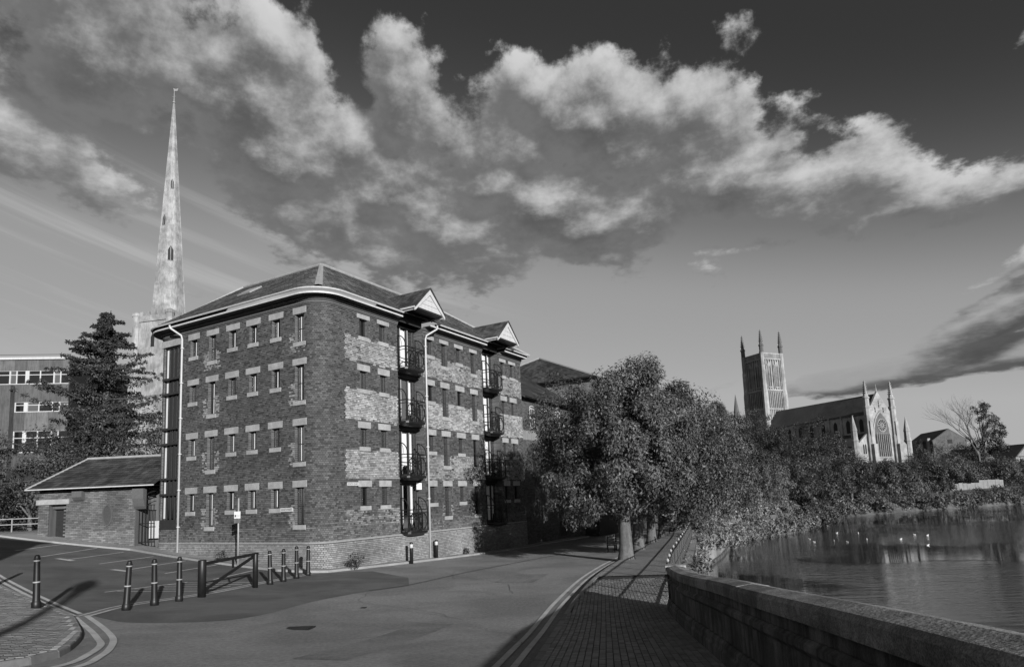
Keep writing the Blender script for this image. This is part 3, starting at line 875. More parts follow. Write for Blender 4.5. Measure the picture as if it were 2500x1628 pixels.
for n_, (z0, z1, o_, t) in enumerate(((8.93, 9.0, .04, .05), (9.0, 9.07, .075, .085), (9.07, 9.14, .10, .045), (9.14, 9.24, .14, .07))):
    mb = MB(OFF)
    for s0, s1 in runs(): psweep(mb, s0, s1, [(-.02, z0), (o_, z0), (o_, z1 - .012), (-.02, z1 - .012)], t)
    mb.build('cornice_course', M['brick'], wh)
mb = MB(OFF)
for s0, s1 in runs(.1): psweep(mb, s0, s1, [(0., 9.23), (.5, 9.27), (.5, 9.30), (0., 9.30)])
mb.build('soffit', M['darkframe'], wh)
mb = MB(OFF)
for s0, s1 in runs(.12): psweep(mb, s0, s1, [(.5, 9.26), (.53, 9.26), (.53, 9.34), (.5, 9.34)])
mb.build('fascia', M['white'], wh)
mb = MB(OFF)
for s0, s1 in runs(.15): psweep(mb, s0, s1, [(.535, 9.50), (.545, 9.45), (.585, 9.43), (.625, 9.45), (.64, 9.50), (.64, 9.51), (.535, 9.51)])
mb.build('gutter', M['white'], wh)

# roof: slates on a ruled surface between eaves and ridge
EAV_O, EAV_Z, APX, RZ = .6, 9.50, 4.0, 12.62
RYE, RXE = 10.2, 14.2
EP = []
def ridge_target(x, y):
    if y > YL - RL + .3 and x > -0.7 and x < 3.2 and y > 10.9 and y >= YL: return (APX, RYE)
    if x < y: return (APX, min(max(y, APX), RYE))
    return (min(max(x, APX), RXE), APX)
ss = np.arange(0, PS[-1] + 1e-6, .2)
E_ = []; T_ = []
for s in ss:
    p = at_s(float(s))
    ex, ey = p[0] + p[2] * EAV_O, p[1] + p[3] * EAV_O
    E_.append((ex, ey, EAV_Z))
    if p[3] > .9: tx, ty = APX, RYE
    elif p[2] < -.999: tx, ty = APX, min(max(p[1], APX), RYE)
    elif p[3] < -.999: tx, ty = min(max(p[0], APX), RXE), APX
    elif p[1] > 6: tx, ty = APX, RYE
    else: tx, ty = APX, APX
    T_.append((tx, ty, RZ))
xe = XR + .55                                   # hipped end at the far side
for k in range(1, 30): E_.append((xe, -EAV_O + k * .3, EAV_Z)); T_.append((RXE, APX, RZ))
E_ = [Vector(p) for p in E_]; T_ = [Vector(p) for p in T_]
deck = MB(OFF); V = []; F = []
for e, t in zip(E_, T_): V += [e - Vector((0, 0, .02)), t - Vector((0, 0, .02))]
for i in range(len(E_) - 1): F.append((2 * i, 2 * i + 2, 2 * i + 3, 2 * i + 1))
deck.add(V, F)
roof = deck.build('roof', M['lead_roof'], wh)
sl = MB(OFF)
NR = 26
for r in range(NR):
    t0, t1 = r / NR, min(1., (r + 1.25) / NR)
    lo = [e.lerp(t, t0) for e, t in zip(E_, T_)]; hi = [e.lerp(t, t1) for e, t in zip(E_, T_)]
    cl = [0.]
    for a, b in zip(lo[:-1], lo[1:]): cl.append(cl[-1] + (b - a).length)
    L = cl[-1]; wd = .27; n_ = int(L / wd); offs = (wd / 2 if r % 2 else 0)
    i = 0
    for k in range(n_):
        a, b = k * wd + offs, min(L, k * wd + offs + wd - .012)
        if b <= a: continue
        q = []
        for s in (a, b):
            i = max(j_ for j_ in range(max(0, i - 1), len(cl) - 1) if cl[j_] <= s + 1e-9) if True else 0
            while i < len(cl) - 2 and cl[i + 1] < s: i += 1
            f_ = (s - cl[i]) / max(1e-9, cl[i + 1] - cl[i]); f_ = min(1, max(0, f_))
            q.append((lo[i].lerp(lo[i + 1], f_), hi[i].lerp(hi[i + 1], f_)))
        up = Vector((0, 0, .028 + rnd.uniform(-.004, .006)))
        tone = .042 * rnd.uniform(.55, 1.5)
        sl.add([q[0][0] + up, q[1][0] + up, q[1][1] + Vector((0, 0, .004)), q[0][1] + Vector((0, 0, .004)), q[0][0], q[1][0]], [(0, 1, 2, 3), (4, 5, 1, 0)], tone)
tag(sl.build('slates', M['slate'], wh), kind='stuff')
zr = RZ + .02
mb = MB(OFF); mb.tube([(APX, APX, zr), (APX, RYE, zr)], .10, 6); mb.tube([(APX, APX, zr), (RXE, APX, zr)], .10, 6)
mb.tube([(APX, RYE, zr), (-.1, YL + .2, EAV_Z + .05)], .09, 6); mb.tube([(RXE, APX, zr), (XR + .5, -.5, EAV_Z + .05)], .09, 6)
mb.build('ridge_tiles', M['lead'], roof)
mb = MB(OFF)
a, b = Vector((APX, APX, zr + .01)), Vector((-.18, -.18, EAV_Z + .08))
d_ = Vector((.12, -.12, 0)); mb.add([a - d_ * .6, a + d_ * .6, b + d_, b - d_, a + Vector((0, 0, .03)), b + Vector((0, 0, .03))], [(0, 4, 5, 3), (4, 1, 2, 5)])
mb.build('hip_flashing', M['lead'], roof)
mb = MB(OFF)                                    # roof light on the left slope
c0 = Vector((1.6, 6.6, 9.5 + (1.6 + .6) * .679)); ux = Vector((0, 1.0, 0)); uy = Vector((.75, 0, .51)); un = Vector((-.05, 0, .07))
mb.obox(c0, ux, uy, un); mb.build('roof_light', M['lead'], roof)

# windows
STONE = {}
def slab(name, face, a, b, z0, z1, out, m, parent, inn=.05):
    mb = MB(OFF)
    if face == 'L': mb.box(-out, inn, a, b, z0, z1)
    else: mb.box(a, b, -out, inn, z0, z1)
    return mb.build(name, m, parent)
def fbox(mb, face, a, b, d0, d1, z0, z1):
    if face == 'L': mb.box(d0, d1, a, b, z0, z1)
    else: mb.box(a, b, d0, d1, z0, z1)
for (face, n_, k, a, b, o0, o1, z0, z1, zt, tall) in wins:
    slab('lintel', face, a + rnd.uniform(-.02, .02), b + rnd.uniform(-.02, .02), zt - .30 + rnd.uniform(-.006, .006), zt + rnd.uniform(-.012, .012), .022, M['stone'], wh)
    slab('sill', face, o0 - .09, o1 + .09, z0 - .19, z0 + .003, .05, M['stone'], wh, .06)
    fr = MB(OFF); fw = .055; d0, d1 = .15, .21
    fbox(fr, face, o0, o0 + fw, d0, d1, z0, z1); fbox(fr, face, o1 - fw, o1, d0, d1, z0, z1)
    fbox(fr, face, o0 + fw, o1 - fw, d0, d1, z1 - fw, z1); fbox(fr, face, o0 + fw, o1 - fw, d0, d1, z0, z0 + fw)
    if tall: fbox(fr, face, o0 + fw, o1 - fw, d0 + .01, d1, z0 + (z1 - z0) * .5 - .015, z0 + (z1 - z0) * .5 + .015)
    mid = (o0 + o1) / 2
    fbox(fr, face, mid - .02, mid + .02, d0 + .008, d1 - .01, z0 + fw, z1 - fw)
    w_ = fr.build('window', M['darkframe'], wh)
    for (p, q, nm) in ((o0 + fw, mid - .02, 'pane'), (mid + .02, o1 - fw, 'pane')):
        gl = MB(OFF); fbox(gl, face, p, q, d1 - .03, d1 - .02, z0 + fw, z1 - fw)
        gl.build(nm, M['glass'] if rnd.random() < .72 else M['dimglass'], w_)
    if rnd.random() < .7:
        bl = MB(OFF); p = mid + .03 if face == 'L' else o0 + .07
        fbox(bl, face, p, p + .07, d1 - .036, d1 - .031, z0 + fw + .02, z1 - fw - .03); bl.build('glare_strip', M['curtain'], w_)  # pale strip before the pane stands in for its bright reflection

# stair window on the left face
st = MB(OFF); y0, y1, z0, z1 = 9.9, 11.3, -.9, 8.5
for y in (y0, y1 - .06, 10.28, 10.62, 10.95): st.box(.12, .2, y, y + .06, z0 + .5, z1)
st.box(.1, .22, y0, y1, z1 - .08, z1); st.box(.02, .2, y0, y1, z0, z0 + .5)
sw = st.build('stair_window', M['darkframe'], wh)
for zt in (6.78, 6.0, 4.19, 3.41, 1.64, .85):
    mb = MB(OFF); mb.box(-.03, .24, y0 - .02, y1 + .02, zt - .05, zt + .06); mb.build('transom', M['darkframe'], sw)
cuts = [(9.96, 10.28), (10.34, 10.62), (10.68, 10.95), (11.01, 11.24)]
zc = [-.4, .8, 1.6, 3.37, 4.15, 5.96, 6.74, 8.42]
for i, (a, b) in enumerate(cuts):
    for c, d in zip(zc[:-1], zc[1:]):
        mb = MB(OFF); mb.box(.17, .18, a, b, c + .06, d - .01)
        mb.build('pane', M['curtain'] if i == 3 else (M['dimglass']), sw)  # leftmost panes: bright reflection painted in with the pale colour
slab('lintel', 'L', 9.83, 11.47, 8.5, 8.84, .022, M['stone'], wh)

# hoist bays: recessed doors, spandrels, balconies, gabled hoods
def ring(mb, c, ux, uz, ra, rb, th, n=20, a0=0., a1=2 * math.pi, tone=None):
    pts = [Vector(c) + Vector(ux) * ra * math.cos(a0 + (a1 - a0) * i / n) + Vector(uz) * rb * math.sin(a0 + (a1 - a0) * i / n) for i in range(n + 1)]
    mb.tube(pts, th, 5, True, tone)
FL = [-1.42, 1.32, 4.05, 6.78]
bal_src = None
for bi, (ba, bb) in enumerate(BAYS):
    mb = MB(OFF); mb.box(ba, bb, .62, .7, -1.5, 9.2); mb.build('bay_back', M['darkframe'], wh)
    for fi, zf in enumerate(FL):
        mb = MB(OFF); top = (FL[fi + 1] if fi < 3 else 9.2)
        mb.box(ba + .003, bb - .003, .36, .6, zf + 2.36, top - .12); mb.build('spandrel', M['darkframe'], wh)
        mb = MB(OFF); mb.box(ba + .003, bb - .003, .03, .6, zf - .16, zf - .0); mb.build('bay_floor', M['cathdark'], wh)
        dr = MB(OFF); x0, x1 = ba + .78, bb - .05
        for x in (x0, x0 + .52, x0 + .6, x0 + 1.12): dr.box(x, x + .07, .50, .57, zf, zf + 2.34)
        dr.box(x0, x0 + 1.19, .50, .57, zf + 2.26, zf + 2.34); dr.box(x0, x0 + 1.19, .5, .57, zf, zf + .12)
        dr.box(ba + .01, x0 - .01, .52, .58, zf, zf + 2.34)
        door = dr.build('balcony_door', M['darkframe'], wh)
        for n_, x in enumerate((x0 + .07, x0 + .67)):
            mb = MB(OFF); mb.box(x, x + .45, .545, .555, zf + .12, zf + 2.26); mb.build('pane', M['glass'], door)
            if rnd.random() < .75:
                mb = MB(OFF); mb.box(x + .05, x + (.2 if n_ else .40), .534, .544, zf + (.5 if rnd.random() < .5 else .14), zf + 2.2); mb.build('curtain', M['curtain'], door)
        for x in (x0 + .07, x0 + .67):
            mb = MB(OFF); mb.box(x - .045, x - .02, .47, .5, zf + .12, zf + 2.26); mb.build('white_bead', M['white'], door)
        # balcony
        if bal_src is None:
            pl = MB(); W2, D2 = 1.5, .52
            plan = [(0, .05), (0, -.42), (.12, -D2), (W2 - .05, -D2), (W2, -.42), (W2 - .12, .05)]
            pl.prism(plan, -.10, 0.)
            low = [(x * .55 + .35, y * .55, ) for x, y in plan]
            V = [(x, y, -.10) for x, y in plan] + [(x, y, -.21) for x, y in low]; n_ = len(plan)
            pl.add(V, [(i, (i + 1) % n_, n_ + (i + 1) % n_, n_ + i) for i in range(n_)] + [tuple(range(2 * n_ - 1, n_ - 1, -1))])
            me_p = pl.mesh('balcony'); me_p.materials.append(M['iron'])
            rg = MB(); H = 1.06; th = .018
            cs = [(0, 0, 0), (0, -D2 + .04, 0), (W2 / 2, -D2, 0), (W2, -D2 + .04, 0), (W2 - .1, 0, 0)]
            for (x, y, _) in cs: rg.bar((x, y, 0), (x, y, H), .04)
            for zz in (.06, .90, H):
                for p, q in zip(cs[:-1], cs[1:]): rg.bar((p[0], p[1], zz), (q[0], q[1], zz), .03 if zz < 1 else .045)
            me_r = rg.mesh('railing'); me_r.materials.append(M['iron'])
            ov = MB()
            for p, q in ((cs[1], cs[2]), (cs[2], cs[3])):
                c = (Vector(p) + Vector(q)) / 2 + Vector((0, 0, .48)); u = (Vector(q) - Vector(p)).normalized()
                ring(ov, c, u, (0, 0, 1), .31, .40, .026)
                ring(ov, c, u, (0, 0, 1), .17, .40, .012)
            me_o = ov.mesh('oval_panel'); me_o.materials.append(M['iron'])
            me_f = []
            e0_, e1 = Vector((0, 0, H)), Vector((W2 - .1, 0, H)); d1_ = (Vector((W2, -D2 + .04, H)) - e1).normalized()
            for e_, dd in ((e0_, Vector((0, -1, 0))), (e1, d1_)):
                fn = MB(); fn.bar(e_, e_ + Vector((0, 0, .62)), .04); ring(fn, e_, dd, (0, 0, 1), .48, .60, .027, 10, 0, math.pi / 2); ring(fn, e_, dd, (0, 0, 1), .25, .58, .01, 8, 0, math.pi / 2)
                q = fn.mesh('fan_panel'); q.materials.append(M['iron']); me_f.append(q)
            bal_src = True
        bo = link('balcony', me_p, None, wh); bo.location = (ba + .05, -.01, zf - .02 + BZ)
        for nm, me_ in (('railing', me_r), ('oval_panel', me_o), ('fan_panel', me_f[0]), ('fan_panel', me_f[1])): link(nm, me_, None, bo)
    # gabled hood over the bay
    cxh = (ba + bb) / 2 + (.17 if bi == 0 else .3); hw, yf = 1.16, -1.25
    ze, za, yb = 9.72, 10.86, 2.2
    hd = MB(OFF)
    ov_ = .1
    for sg in (-1, 1):
        A = Vector((cxh, yf - .06, za + .06)); B = Vector((cxh + sg * (hw + ov_), yf - .06, ze - .04)); A2 = A + Vector((0, 3.4, 0)); B2 = B + Vector((0, 3.4, 0)); up = Vector((0, 0, .05))
        hd.add([A, B, B2, A2, A + up, B + up, B2 + up, A2 + up], [(0, 1, 2, 3), (4, 7, 6, 5), (0, 4, 5, 1), (1, 5, 6, 2), (3, 2, 6, 7)])
    hood = hd.build('hood', M['lead_roof'], wh)
    sl = MB(OFF)
    for sg in (-1, 1):
        nr = 8
        for r in range(nr):
            for k in range(13):
                f0, f1 = r / nr, min(1, (r + 1.2) / nr)
                y0_, y1_ = yf - .08 + k * .26, yf - .08 + k * .26 + .25
                def P3(f_, y): return Vector((cxh + sg * (hw + ov_) * (1 - f_), y, ze - .04 + (za - ze + .1) * f_ + .055))
                q = [P3(f0, y0_), P3(f0, y1_), P3(f1, y1_), P3(f1, y0_)]
                q[0].z += .02; q[1].z += .02
                sl.add(q, [(0, 1, 2, 3)], .045 * rnd.uniform(.6, 1.5))
    tag(sl.build('slates', M['slate'], hood), kind='stuff')
    g_ = MB(OFF); bw = .2
    for sg in (-1, 1):
        A = Vector((cxh, yf, za)); B = Vector((cxh + sg * (hw + .1), yf, ze - .02)); dz = Vector((0, 0, -bw * 1.2)); t_ = Vector((0, .05, 0)); o_ = Vector((0, -.03, 0))
        g_.add([A + o_, B + o_, B + dz * .75 + o_, A + dz * 1.1 + o_, A + t_, B + t_, B + dz * .75 + t_, A + dz * 1.1 + t_], [(0, 1, 2, 3), (4, 7, 6, 5), (0, 4, 5, 1), (1, 5, 6, 2), (2, 6, 7, 3)])
    g_.build('barge_board', M['white'], hood)
    nb = 3
    for r in range(nb):                          # boarded gable
        z0_, z1_ = ze + .02 + r * .27, ze + .02 + (r + 1) * .27 - .012
        w0, w1 = hw * (1 - (z0_ - ze) / (za - ze)) , hw * max(.02, (1 - (z1_ - ze) / (za - ze)))
        mb = MB(OFF); mb.add([(cxh - w0, yf + .03, z0_), (cxh + w0, yf + .03, z0_), (cxh + w1, yf + .036, z1_), (cxh - w1, yf + .036, z1_)], [(0, 1, 2, 3)]); mb.build('gable_board', M['white'], hood)
    mb = MB(OFF); mb.box(cxh - hw, cxh + hw, yf + .04, 1.2, ze - .06, ze); mb.build('hood_soffit', M['darkframe'], hood)
    for sg in (-1, 1): mb = MB(OFF); mb.box(cxh + sg * hw - .025, cxh + sg * hw + .025, yf + .02, .6, ze - .14, ze + .01); mb.build('hood_fascia', M['white'], hood)
    mb = MB(OFF); mb.box(cxh - hw - .12, cxh - hw - .03, yf + .0, .4, ze - .06, ze + .02); mb.build('hood_gutter', M['white'], hood)
    mb = MB(OFF); mb.box(ba, bb, .0, .6, 9.2, ze - .06); mb.build('bay_head', M['darkframe'], wh)

# downpipes, signs, lamp
mb = MB(OFF); mb.tube([(-.58, 9.95, 9.4), (-.56, 9.93, 9.25), (-.12, 9.66, 8.9), (-.08, 9.63, 8.7), (-.08, 9.63, -2.05)], .05, 8)
for zz in (8.2, 6.4, 4.6, 2.8, 1.0, -.8): mb.box(-.14, .0, 9.55, 9.71, zz, zz + .06)
mb.build('downpipe', M['white'], wh, True)
mb = MB(OFF); mb.tube([(7.95, -.58, 9.4), (7.93, -.56, 9.2), (7.55, -.13, 8.85), (7.5, -.09, 8.65), (7.5, -.09, -3.0)], .05, 8)
for zz in (8.2, 5.5, 2.8, .1): mb.box(7.42, 7.58, -.15, 0, zz, zz + .06)
mb.build('downpipe', M['white'], wh, True)
mb = MB(OFF); mb.box(6.55, 6.8, -.02 + .62 - .2, .6, .55, .9)
mb = MB(OFF); mb.box(7.0, 7.26, .2, .34, .62, .98); mb.build('wall_lamp', M['lamp'], wh)
def text_mesh(txt, size, m, parent, mw):
    cu = bpy.data.curves.new('lettering', 'FONT'); cu.body = txt; cu.size = size; cu.align_x = 'CENTER'; cu.align_y = 'CENTER'; cu.extrude = .001
    to = bpy.data.objects.new('lettering', cu); COL.objects.link(to)
    dgp = bpy.context.evaluated_depsgraph_get(); me = bpy.data.meshes.new_from_object(to.evaluated_get(dgp))
    bpy.data.objects.remove(to)
    me.transform(mw); me.materials.clear(); me.materials.append(m)
    return link('lettering', me, None, parent)
sp = slab('street_sign', 'L', 1.58, 2.34, -.20, -.03, .045, M['white'], wh, 0)
text_mesh('QUAY STREET', .105, M['iron'], sp, Matrix.Translation((-.048, 1.96, -.115 + BZ)) @ Matrix(((0, 0, -1, 0), (-1, 0, 0, 0), (0, 1, 0, 0), (0, 0, 0, 1))))
sp = slab('street_sign', 'R', 1.62, 2.33, .84, .99, .045, M['white'], wh, 0)
text_mesh('SOUTH QUAY', .10, M['iron'], sp, Matrix.Translation((1.975, -.048, .915 + BZ)) @ Matrix(((1, 0, 0, 0), (0, 0, -1, 0), (0, 1, 0, 0), (0, 0, 0, 1))))

# ------------------------------------------------------------------ generic brick panel and slate slope
def brick_panel(mb, p0, p1, z0, z1, out, holes=(), tone=(.04, .08), ch=.09, bl=.24, light=None):
    """bricks on a straight wall from p0 to p1 (local 2-D), outward normal to the right of travel"""
    L = math.hypot(p1[0] - p0[0], p1[1] - p0[1]); ux, uy = (p1[0] - p0[0]) / L, (p1[1] - p0[1]) / L; nx, ny = uy, -ux
    z = z0; j = 0
    while z < z1 - .03:
        s = -(bl / 2 if j % 2 else 0); zt = min(z + ch, z1)
        while s < L:
            a, b = max(s, 0) + .006, min(s + bl, L) - .006; c = (a + b) / 2
            if b - a > .03 and not any(h[0] < c < h[1] and h[2] < (z + zt) / 2 < h[3] for h in holes):
                o_ = out + rnd.uniform(-.003, .003)
                t = rnd.uniform(*tone)
                if light: t = light(c, z, t)
                V = [(p0[0] + ux * s2 + nx * oo, p0[1] + uy * s2 + ny * oo, zz) for oo in (o_, out - .012) for (s2, zz) in ((a, z + .006), (b, z + .006), (b, zt - .006), (a, zt - .006))]
                mb.add(V, [(0, 1, 2, 3), (4, 5, 1, 0), (5, 6, 2, 1), (6, 7, 3, 2), (7, 4, 0, 3)], t)
            s += bl
        z += ch; j += 1
def slate_quad(mb, a, b, c, d, nr, wd=.3, tone=.06):
    """slates on the quad a-b (eaves) to d-c (ridge)"""
    a, b, c, d = map(Vector, (a, b, c, d)); nrm = (b - a).cross(d - a).normalized()
    if nrm.z < 0: nrm = -nrm
    for r in range(nr):
        t0, t1 = r / nr, min(1, (r + 1.2) / nr)
        l0, r0, l1, r1 = a.lerp(d, t0), b.lerp(c, t0), a.lerp(d, t1), b.lerp(c, t1)
        n_ = max(1, int((r0 - l0).length / wd))
        for k in range(n_):
            f0, f1 = k / n_, (k + .96) / n_
            mb.add([l0.lerp(r0, f0) + nrm * .03, l0.lerp(r0, f1) + nrm * .03, l1.lerp(r1, f1) + nrm * .006, l1.lerp(r1, f0) + nrm * .006], [(0, 1, 2, 3)], tone * rnd.uniform(.6, 1.45))

# ------------------------------------------------------------------ low brick annexe left of the warehouse
ax0, ay0 = Wl(.25, YL + .02)[0], Wl(.25, YL + .02)[1]
AN_A = Vector((-18.75, 33.9)); AN_B = Vector((-25.1, 34.5))      # right and left ends of its front
dv = (AN_B - AN_A); AL = dv.length; aang = math.atan2(-dv.y, -dv.x)   # local X runs left to right
ann = empty('annexe', (AN_B.x, AN_B.y, EYE - 2.2), aang, 'low brick outbuilding with hipped slate roof and dark doorway beside the warehouse', 'building')
za = lambda z: z + 2.2                                            # height relative to eye -> local
DW = 5.2
mb = MB(); D0, D1 = .55, 1.55                                     # doorway
mb.box(.02, D0, .02, DW, 0, za(1.35)); mb.box(D1, AL - .95, .02, DW, 0, za(1.35)); mb.box(D0, D1, .02, DW, za(.95), za(1.35)); mb.box(D0, D1, .9, DW, 0, za(.95))
mb.box(AL - .95, AL, 1.2, DW, 0, za(1.3))
core_a = mb.build('wall_core', M['cathdark'], ann)
mb = MB()
brick_panel(mb, (0, 0), (AL - .95, 0), za(-2.1), za(1.3), .012, [(D0, D1, 0, za(.62))], (.045, .09), light=lambda c, z, t: t * (1.5 if z < za(-.9) else 1.15) * (1 + .4 * mnoise.noise(Vector((c * .8, z * .8, 5.)))))
brick_panel(mb, (0, 4), (0, 0), za(-2.1), za(1.3), .012, [], (.045, .085))
tag(mb.build('brickwork', M['brick'], ann), kind='stuff')
mb = MB(); mb.box(-.12, 1.72, -.05, .12, za(.62), za(.88)); mb.build('lintel', M['stone'], ann)
mb = MB(); mb.box(D0, D1, .55, .62, za(-1.4), za(.35)); mb.build('door', M['darkframe'], ann)
mb = MB(); mb.box(D0, D1, .3, .5, za(.38), za(.62)); mb.build('door_head', M['cathdark'], ann)
for x in (2.05, 5.4):                                             # corbels under the eaves
    mb = MB(); mb.tone = .065
    big = x > 4
    prof = [(x, -.0, za(1.25)), (x, -.28, za(1.25)), (x, -.26, za(.75 if big else .95)), (x, -.12, za(.35 if big else .8)), (x, .0, za(.2 if big else .72))]
    mb.extr(prof, (x, 0, 0), (x + (.62 if big else .55), 0, 0)); mb.build('corbel', M['brick'], ann)
mb = MB(); mb.tone = .055; ring(mb, (3.9, -.02, za(-.05)), (1, 0, 0), (0, 0, 1), .26, .52, .05, 18); ov_ = mb.build('oval_niche', M['brick'], ann)
mb = MB(); mb.lathe([(.25, 0), (.25, .01)], 16, tone=.04); me_ = mb.mesh('niche_back')
me_.transform(Matrix.Translation((3.9, -.012, za(-.05))) @ Matrix.Diagonal((1, 1, 2, 1)) @ Matrix.Rotation(R(90), 4, 'X')); link('niche_back', me_, M['brick'], ov_)
e0, rdz = za(1.42), za(3.15)
x0, x1, y0, y1, ym = -.3, AL + .4, -.55, DW + .5, DW / 2
mb = MB(); P_ = [(x0, y0, e0), (x1, y0, e0), (x1, y1, e0), (x0, y1, e0), (.6, ym, rdz), (x1, ym, rdz)]
mb.add(P_, [(0, 1, 5, 4), (3, 0, 4), (2, 3, 4, 5), (0, 3, 2, 1)]); rf = mb.build('roof', M['lead_roof'], ann)
mb = MB(); slate_quad(mb, P_[0], P_[1], P_[5], P_[4], 14, .3, .036); slate_quad(mb, P_[3], P_[0], P_[4], P_[4], 14, .3, .03); tag(mb.build('slates', M['slate'], rf), kind='stuff')
mb = MB(); mb.tube([P_[4], P_[5]], .1, 6); mb.tube([P_[0], P_[4]], .07, 6); mb.build('ridge_tiles', M['lead'], rf)
mb = MB(); mb.box(x0 - .02, x1, y0 - .05, y0 - .0, e0 - .045, e0 + .012); mb.box(x0 - .07, x0 - .02, y0, y1, e0 - .045, e0 + .012); mb.build('gutter', M['white'], rf)
gt = MB()                                                         # iron gate filling the gap
gx = AL - .9
for k in range(6): gt.bar((gx + k * .16, .25, za(-1.55)), (gx + k * .16, .25, za(.4)), .025)
for zz in (-1.5, -.55, .4): gt.bar((gx, .25, za(zz)), (gx + .85, .25, za(zz)), .04)
gate_a = gt.build('iron_gate', M['iron'], ann)
mb = MB(); ring(mb, (gx + .85, .23, za(.35)), (-1, 0, 0), (0, 0, 1), .75, .75, .03, 14, 0, math.pi / 2); ring(mb, (gx + .85, .23, za(.35)), (-1, 0, 0), (0, 0, 1), .55, .55, .02, 14, 0, math.pi / 2); mb.build('gate_arch', M['iron'], gate_a)
mb = MB(); mb.tube([(gx + .12, .8, za(-.5)), (gx + .12, .8, za(-1.2))], .001); mb = MB(); mb.box(gx + .1, gx + .8, .9, 1.15, za(-1.35), za(-.45)); mb.build('meter_cabinet', M['white'], ann)

# raised footway along the foot of the walls
fw = [Wl(-.02, -.5), Wl(-.75, .1), Wl(-1.15, 1.2), Wl(-1.15, YL + .2)]
ax_ = Vector((math.cos(aang), math.sin(aang))); an_ = Vector((math.sin(aang), -math.cos(aang)))
Bp = AN_B - ax_ * 2.5
fpts = fw + [tuple(AN_A + an_ * 1.3), tuple(AN_B - ax_ * .5 + an_ * 1.5), tuple(Bp + an_ * 1.2 - ax_ * 3)]
foot = tag(drape('footway', fpts + [tuple(Bp - an_ * 2 - ax_ * 3), tuple(AN_A - an_ * .5), Wl(.3, YL), Wl(.3, .5), Wl(.6, .3), Wl(XR + 9, .3), Wl(XR + 9, -.5)], .10, M['path'], step=1., skirt=.2), kind='structure')
kerbstones(foot, [Wl(XR + 6, -.5), Wl(.35, -.5)] + fpts, -1, .92, h=.115, w=.14, t0=.115)

# ------------------------------------------------------------------ brick range beyond the warehouse
rg_ = empty('brick_range', (*Wl(XR + .1, .2), EYE - BZ), ROTZ, 'brick range with arched sash windows and slate roof beyond the warehouse', 'building')
def lz(z): return z + BZ
bx0 = 0.; bL = 12.
mb = MB(); mb.box(bx0 + .003, bL, .012, 8.5, 0, lz(6.75)); mb.build('mortar_core', M['mortar'], rg_)
wn = [(1.35, 2.05, 4.75, 6.15), (3.2, 3.95, 4.75, 6.15), (5.4, 6.1, 4.75, 6.15), (1.6, 2.2, .6, 2.6), (3.3, 3.9, .6, 2.6), (5.2, 6.6, -3.0, -.6)]
mb = MB(); brick_panel(mb, (0, 0), (bL, 0), lz(-3.3), lz(6.7), .012, [(a, b, lz(c), lz(d)) for a, b, c, d in wn] + [(0, 2.3, lz(3.9), lz(4.55))], (.035, .075)); tag(mb.build('brickwork', M['brick'], rg_), kind='stuff')
mb = MB(); mb.box(.05, 2.3, -.02, .05, lz(3.9), lz(4.55)); mb.build('render_band', M['render'], rg_)
for (a, b, c, d) in wn:
    mb = MB(); fwid = .08
    mb.box(a, a + fwid, -.015, .05, lz(c), lz(d)); mb.box(b - fwid, b, -.015, .05, lz(c), lz(d)); mb.box(a + fwid, b - fwid, -.015, .05, lz(d) - fwid, lz(d)); mb.box(a + fwid, b - fwid, -.015, .05, lz(c), lz(c) + fwid)
    mb.box(a + fwid, b - fwid, -.01, .05, lz((c + d) / 2) - .03, lz((c + d) / 2) + .03); mb.box((a + b) / 2 - .02, (a + b) / 2 + .02, -.008, .05, lz(c) + fwid, lz(d) - fwid)
    if c > 3: ring(mb, ((a + b) / 2, .0, lz(d)), (1, 0, 0), (0, 0, 1), (b - a) / 2, .14, .04, 10, 0, math.pi)
    w_ = mb.build('window', M['white'] if c > 3 else M['darkframe'], rg_)
    mb = MB(); mb.box(a + fwid, b - fwid, .02, .03, lz(c) + fwid, lz(d) - fwid); mb.build('pane', M['dimglass'], w_)
P_ = [(-.02, -.45, lz(6.8)), (bL, -.45, lz(6.8)), (bL, 6.5, lz(11.2)), (-.02, 6.5, lz(11.2))]
mb = MB(); mb.add(P_ + [(p[0], p[1], p[2] - .12) for p in P_], [(0, 1, 2, 3), (0, 4, 5, 1), (3, 7, 4, 0)]); rf = mb.build('roof', M['lead_roof'], rg_)
mb = MB(); slate_quad(mb, *P_, 24, .32, .034); tag(mb.build('slates', M['slate'], rf), kind='stuff')
mb = MB(); mb.box(0, bL, -.55, -.45, lz(6.7), lz(6.82)); mb.build('gutter', M['iron'], rf)
blk = empty('tall_brick_block', (*Wl(28, 0), EYE - BZ), ROTZ, 'taller brick block with large hipped slate roof showing above the range', 'building')
mb = MB(); mb.box(.012, 14, -1.0, 13, 0, lz(9.3)); mb.build('mortar_core', M['mortar'], blk)
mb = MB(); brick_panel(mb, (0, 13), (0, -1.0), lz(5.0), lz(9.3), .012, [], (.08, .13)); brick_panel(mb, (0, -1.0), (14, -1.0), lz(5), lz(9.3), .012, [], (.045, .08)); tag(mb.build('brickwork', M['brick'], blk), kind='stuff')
P_ = [(-.5, -1.5, lz(9.35)), (14.5, -1.5, lz(9.35)), (14.5, 13.5, lz(9.35)), (-.5, 13.5, lz(9.35)), (4.2, 5.8, lz(12.6)), (9.5, 5.8, lz(12.6))]
P_[4] = (3.2, 5.2, lz(12.3)); P_[5] = (9.5, 5.2, lz(12.3))
mb = MB(); mb.add(P_, [(0, 1, 5, 4), (3, 0, 4), (1, 2, 5), (2, 3, 4, 5), (0, 3, 2, 1)]); rf = mb.build('roof', M['lead_roof'], blk)
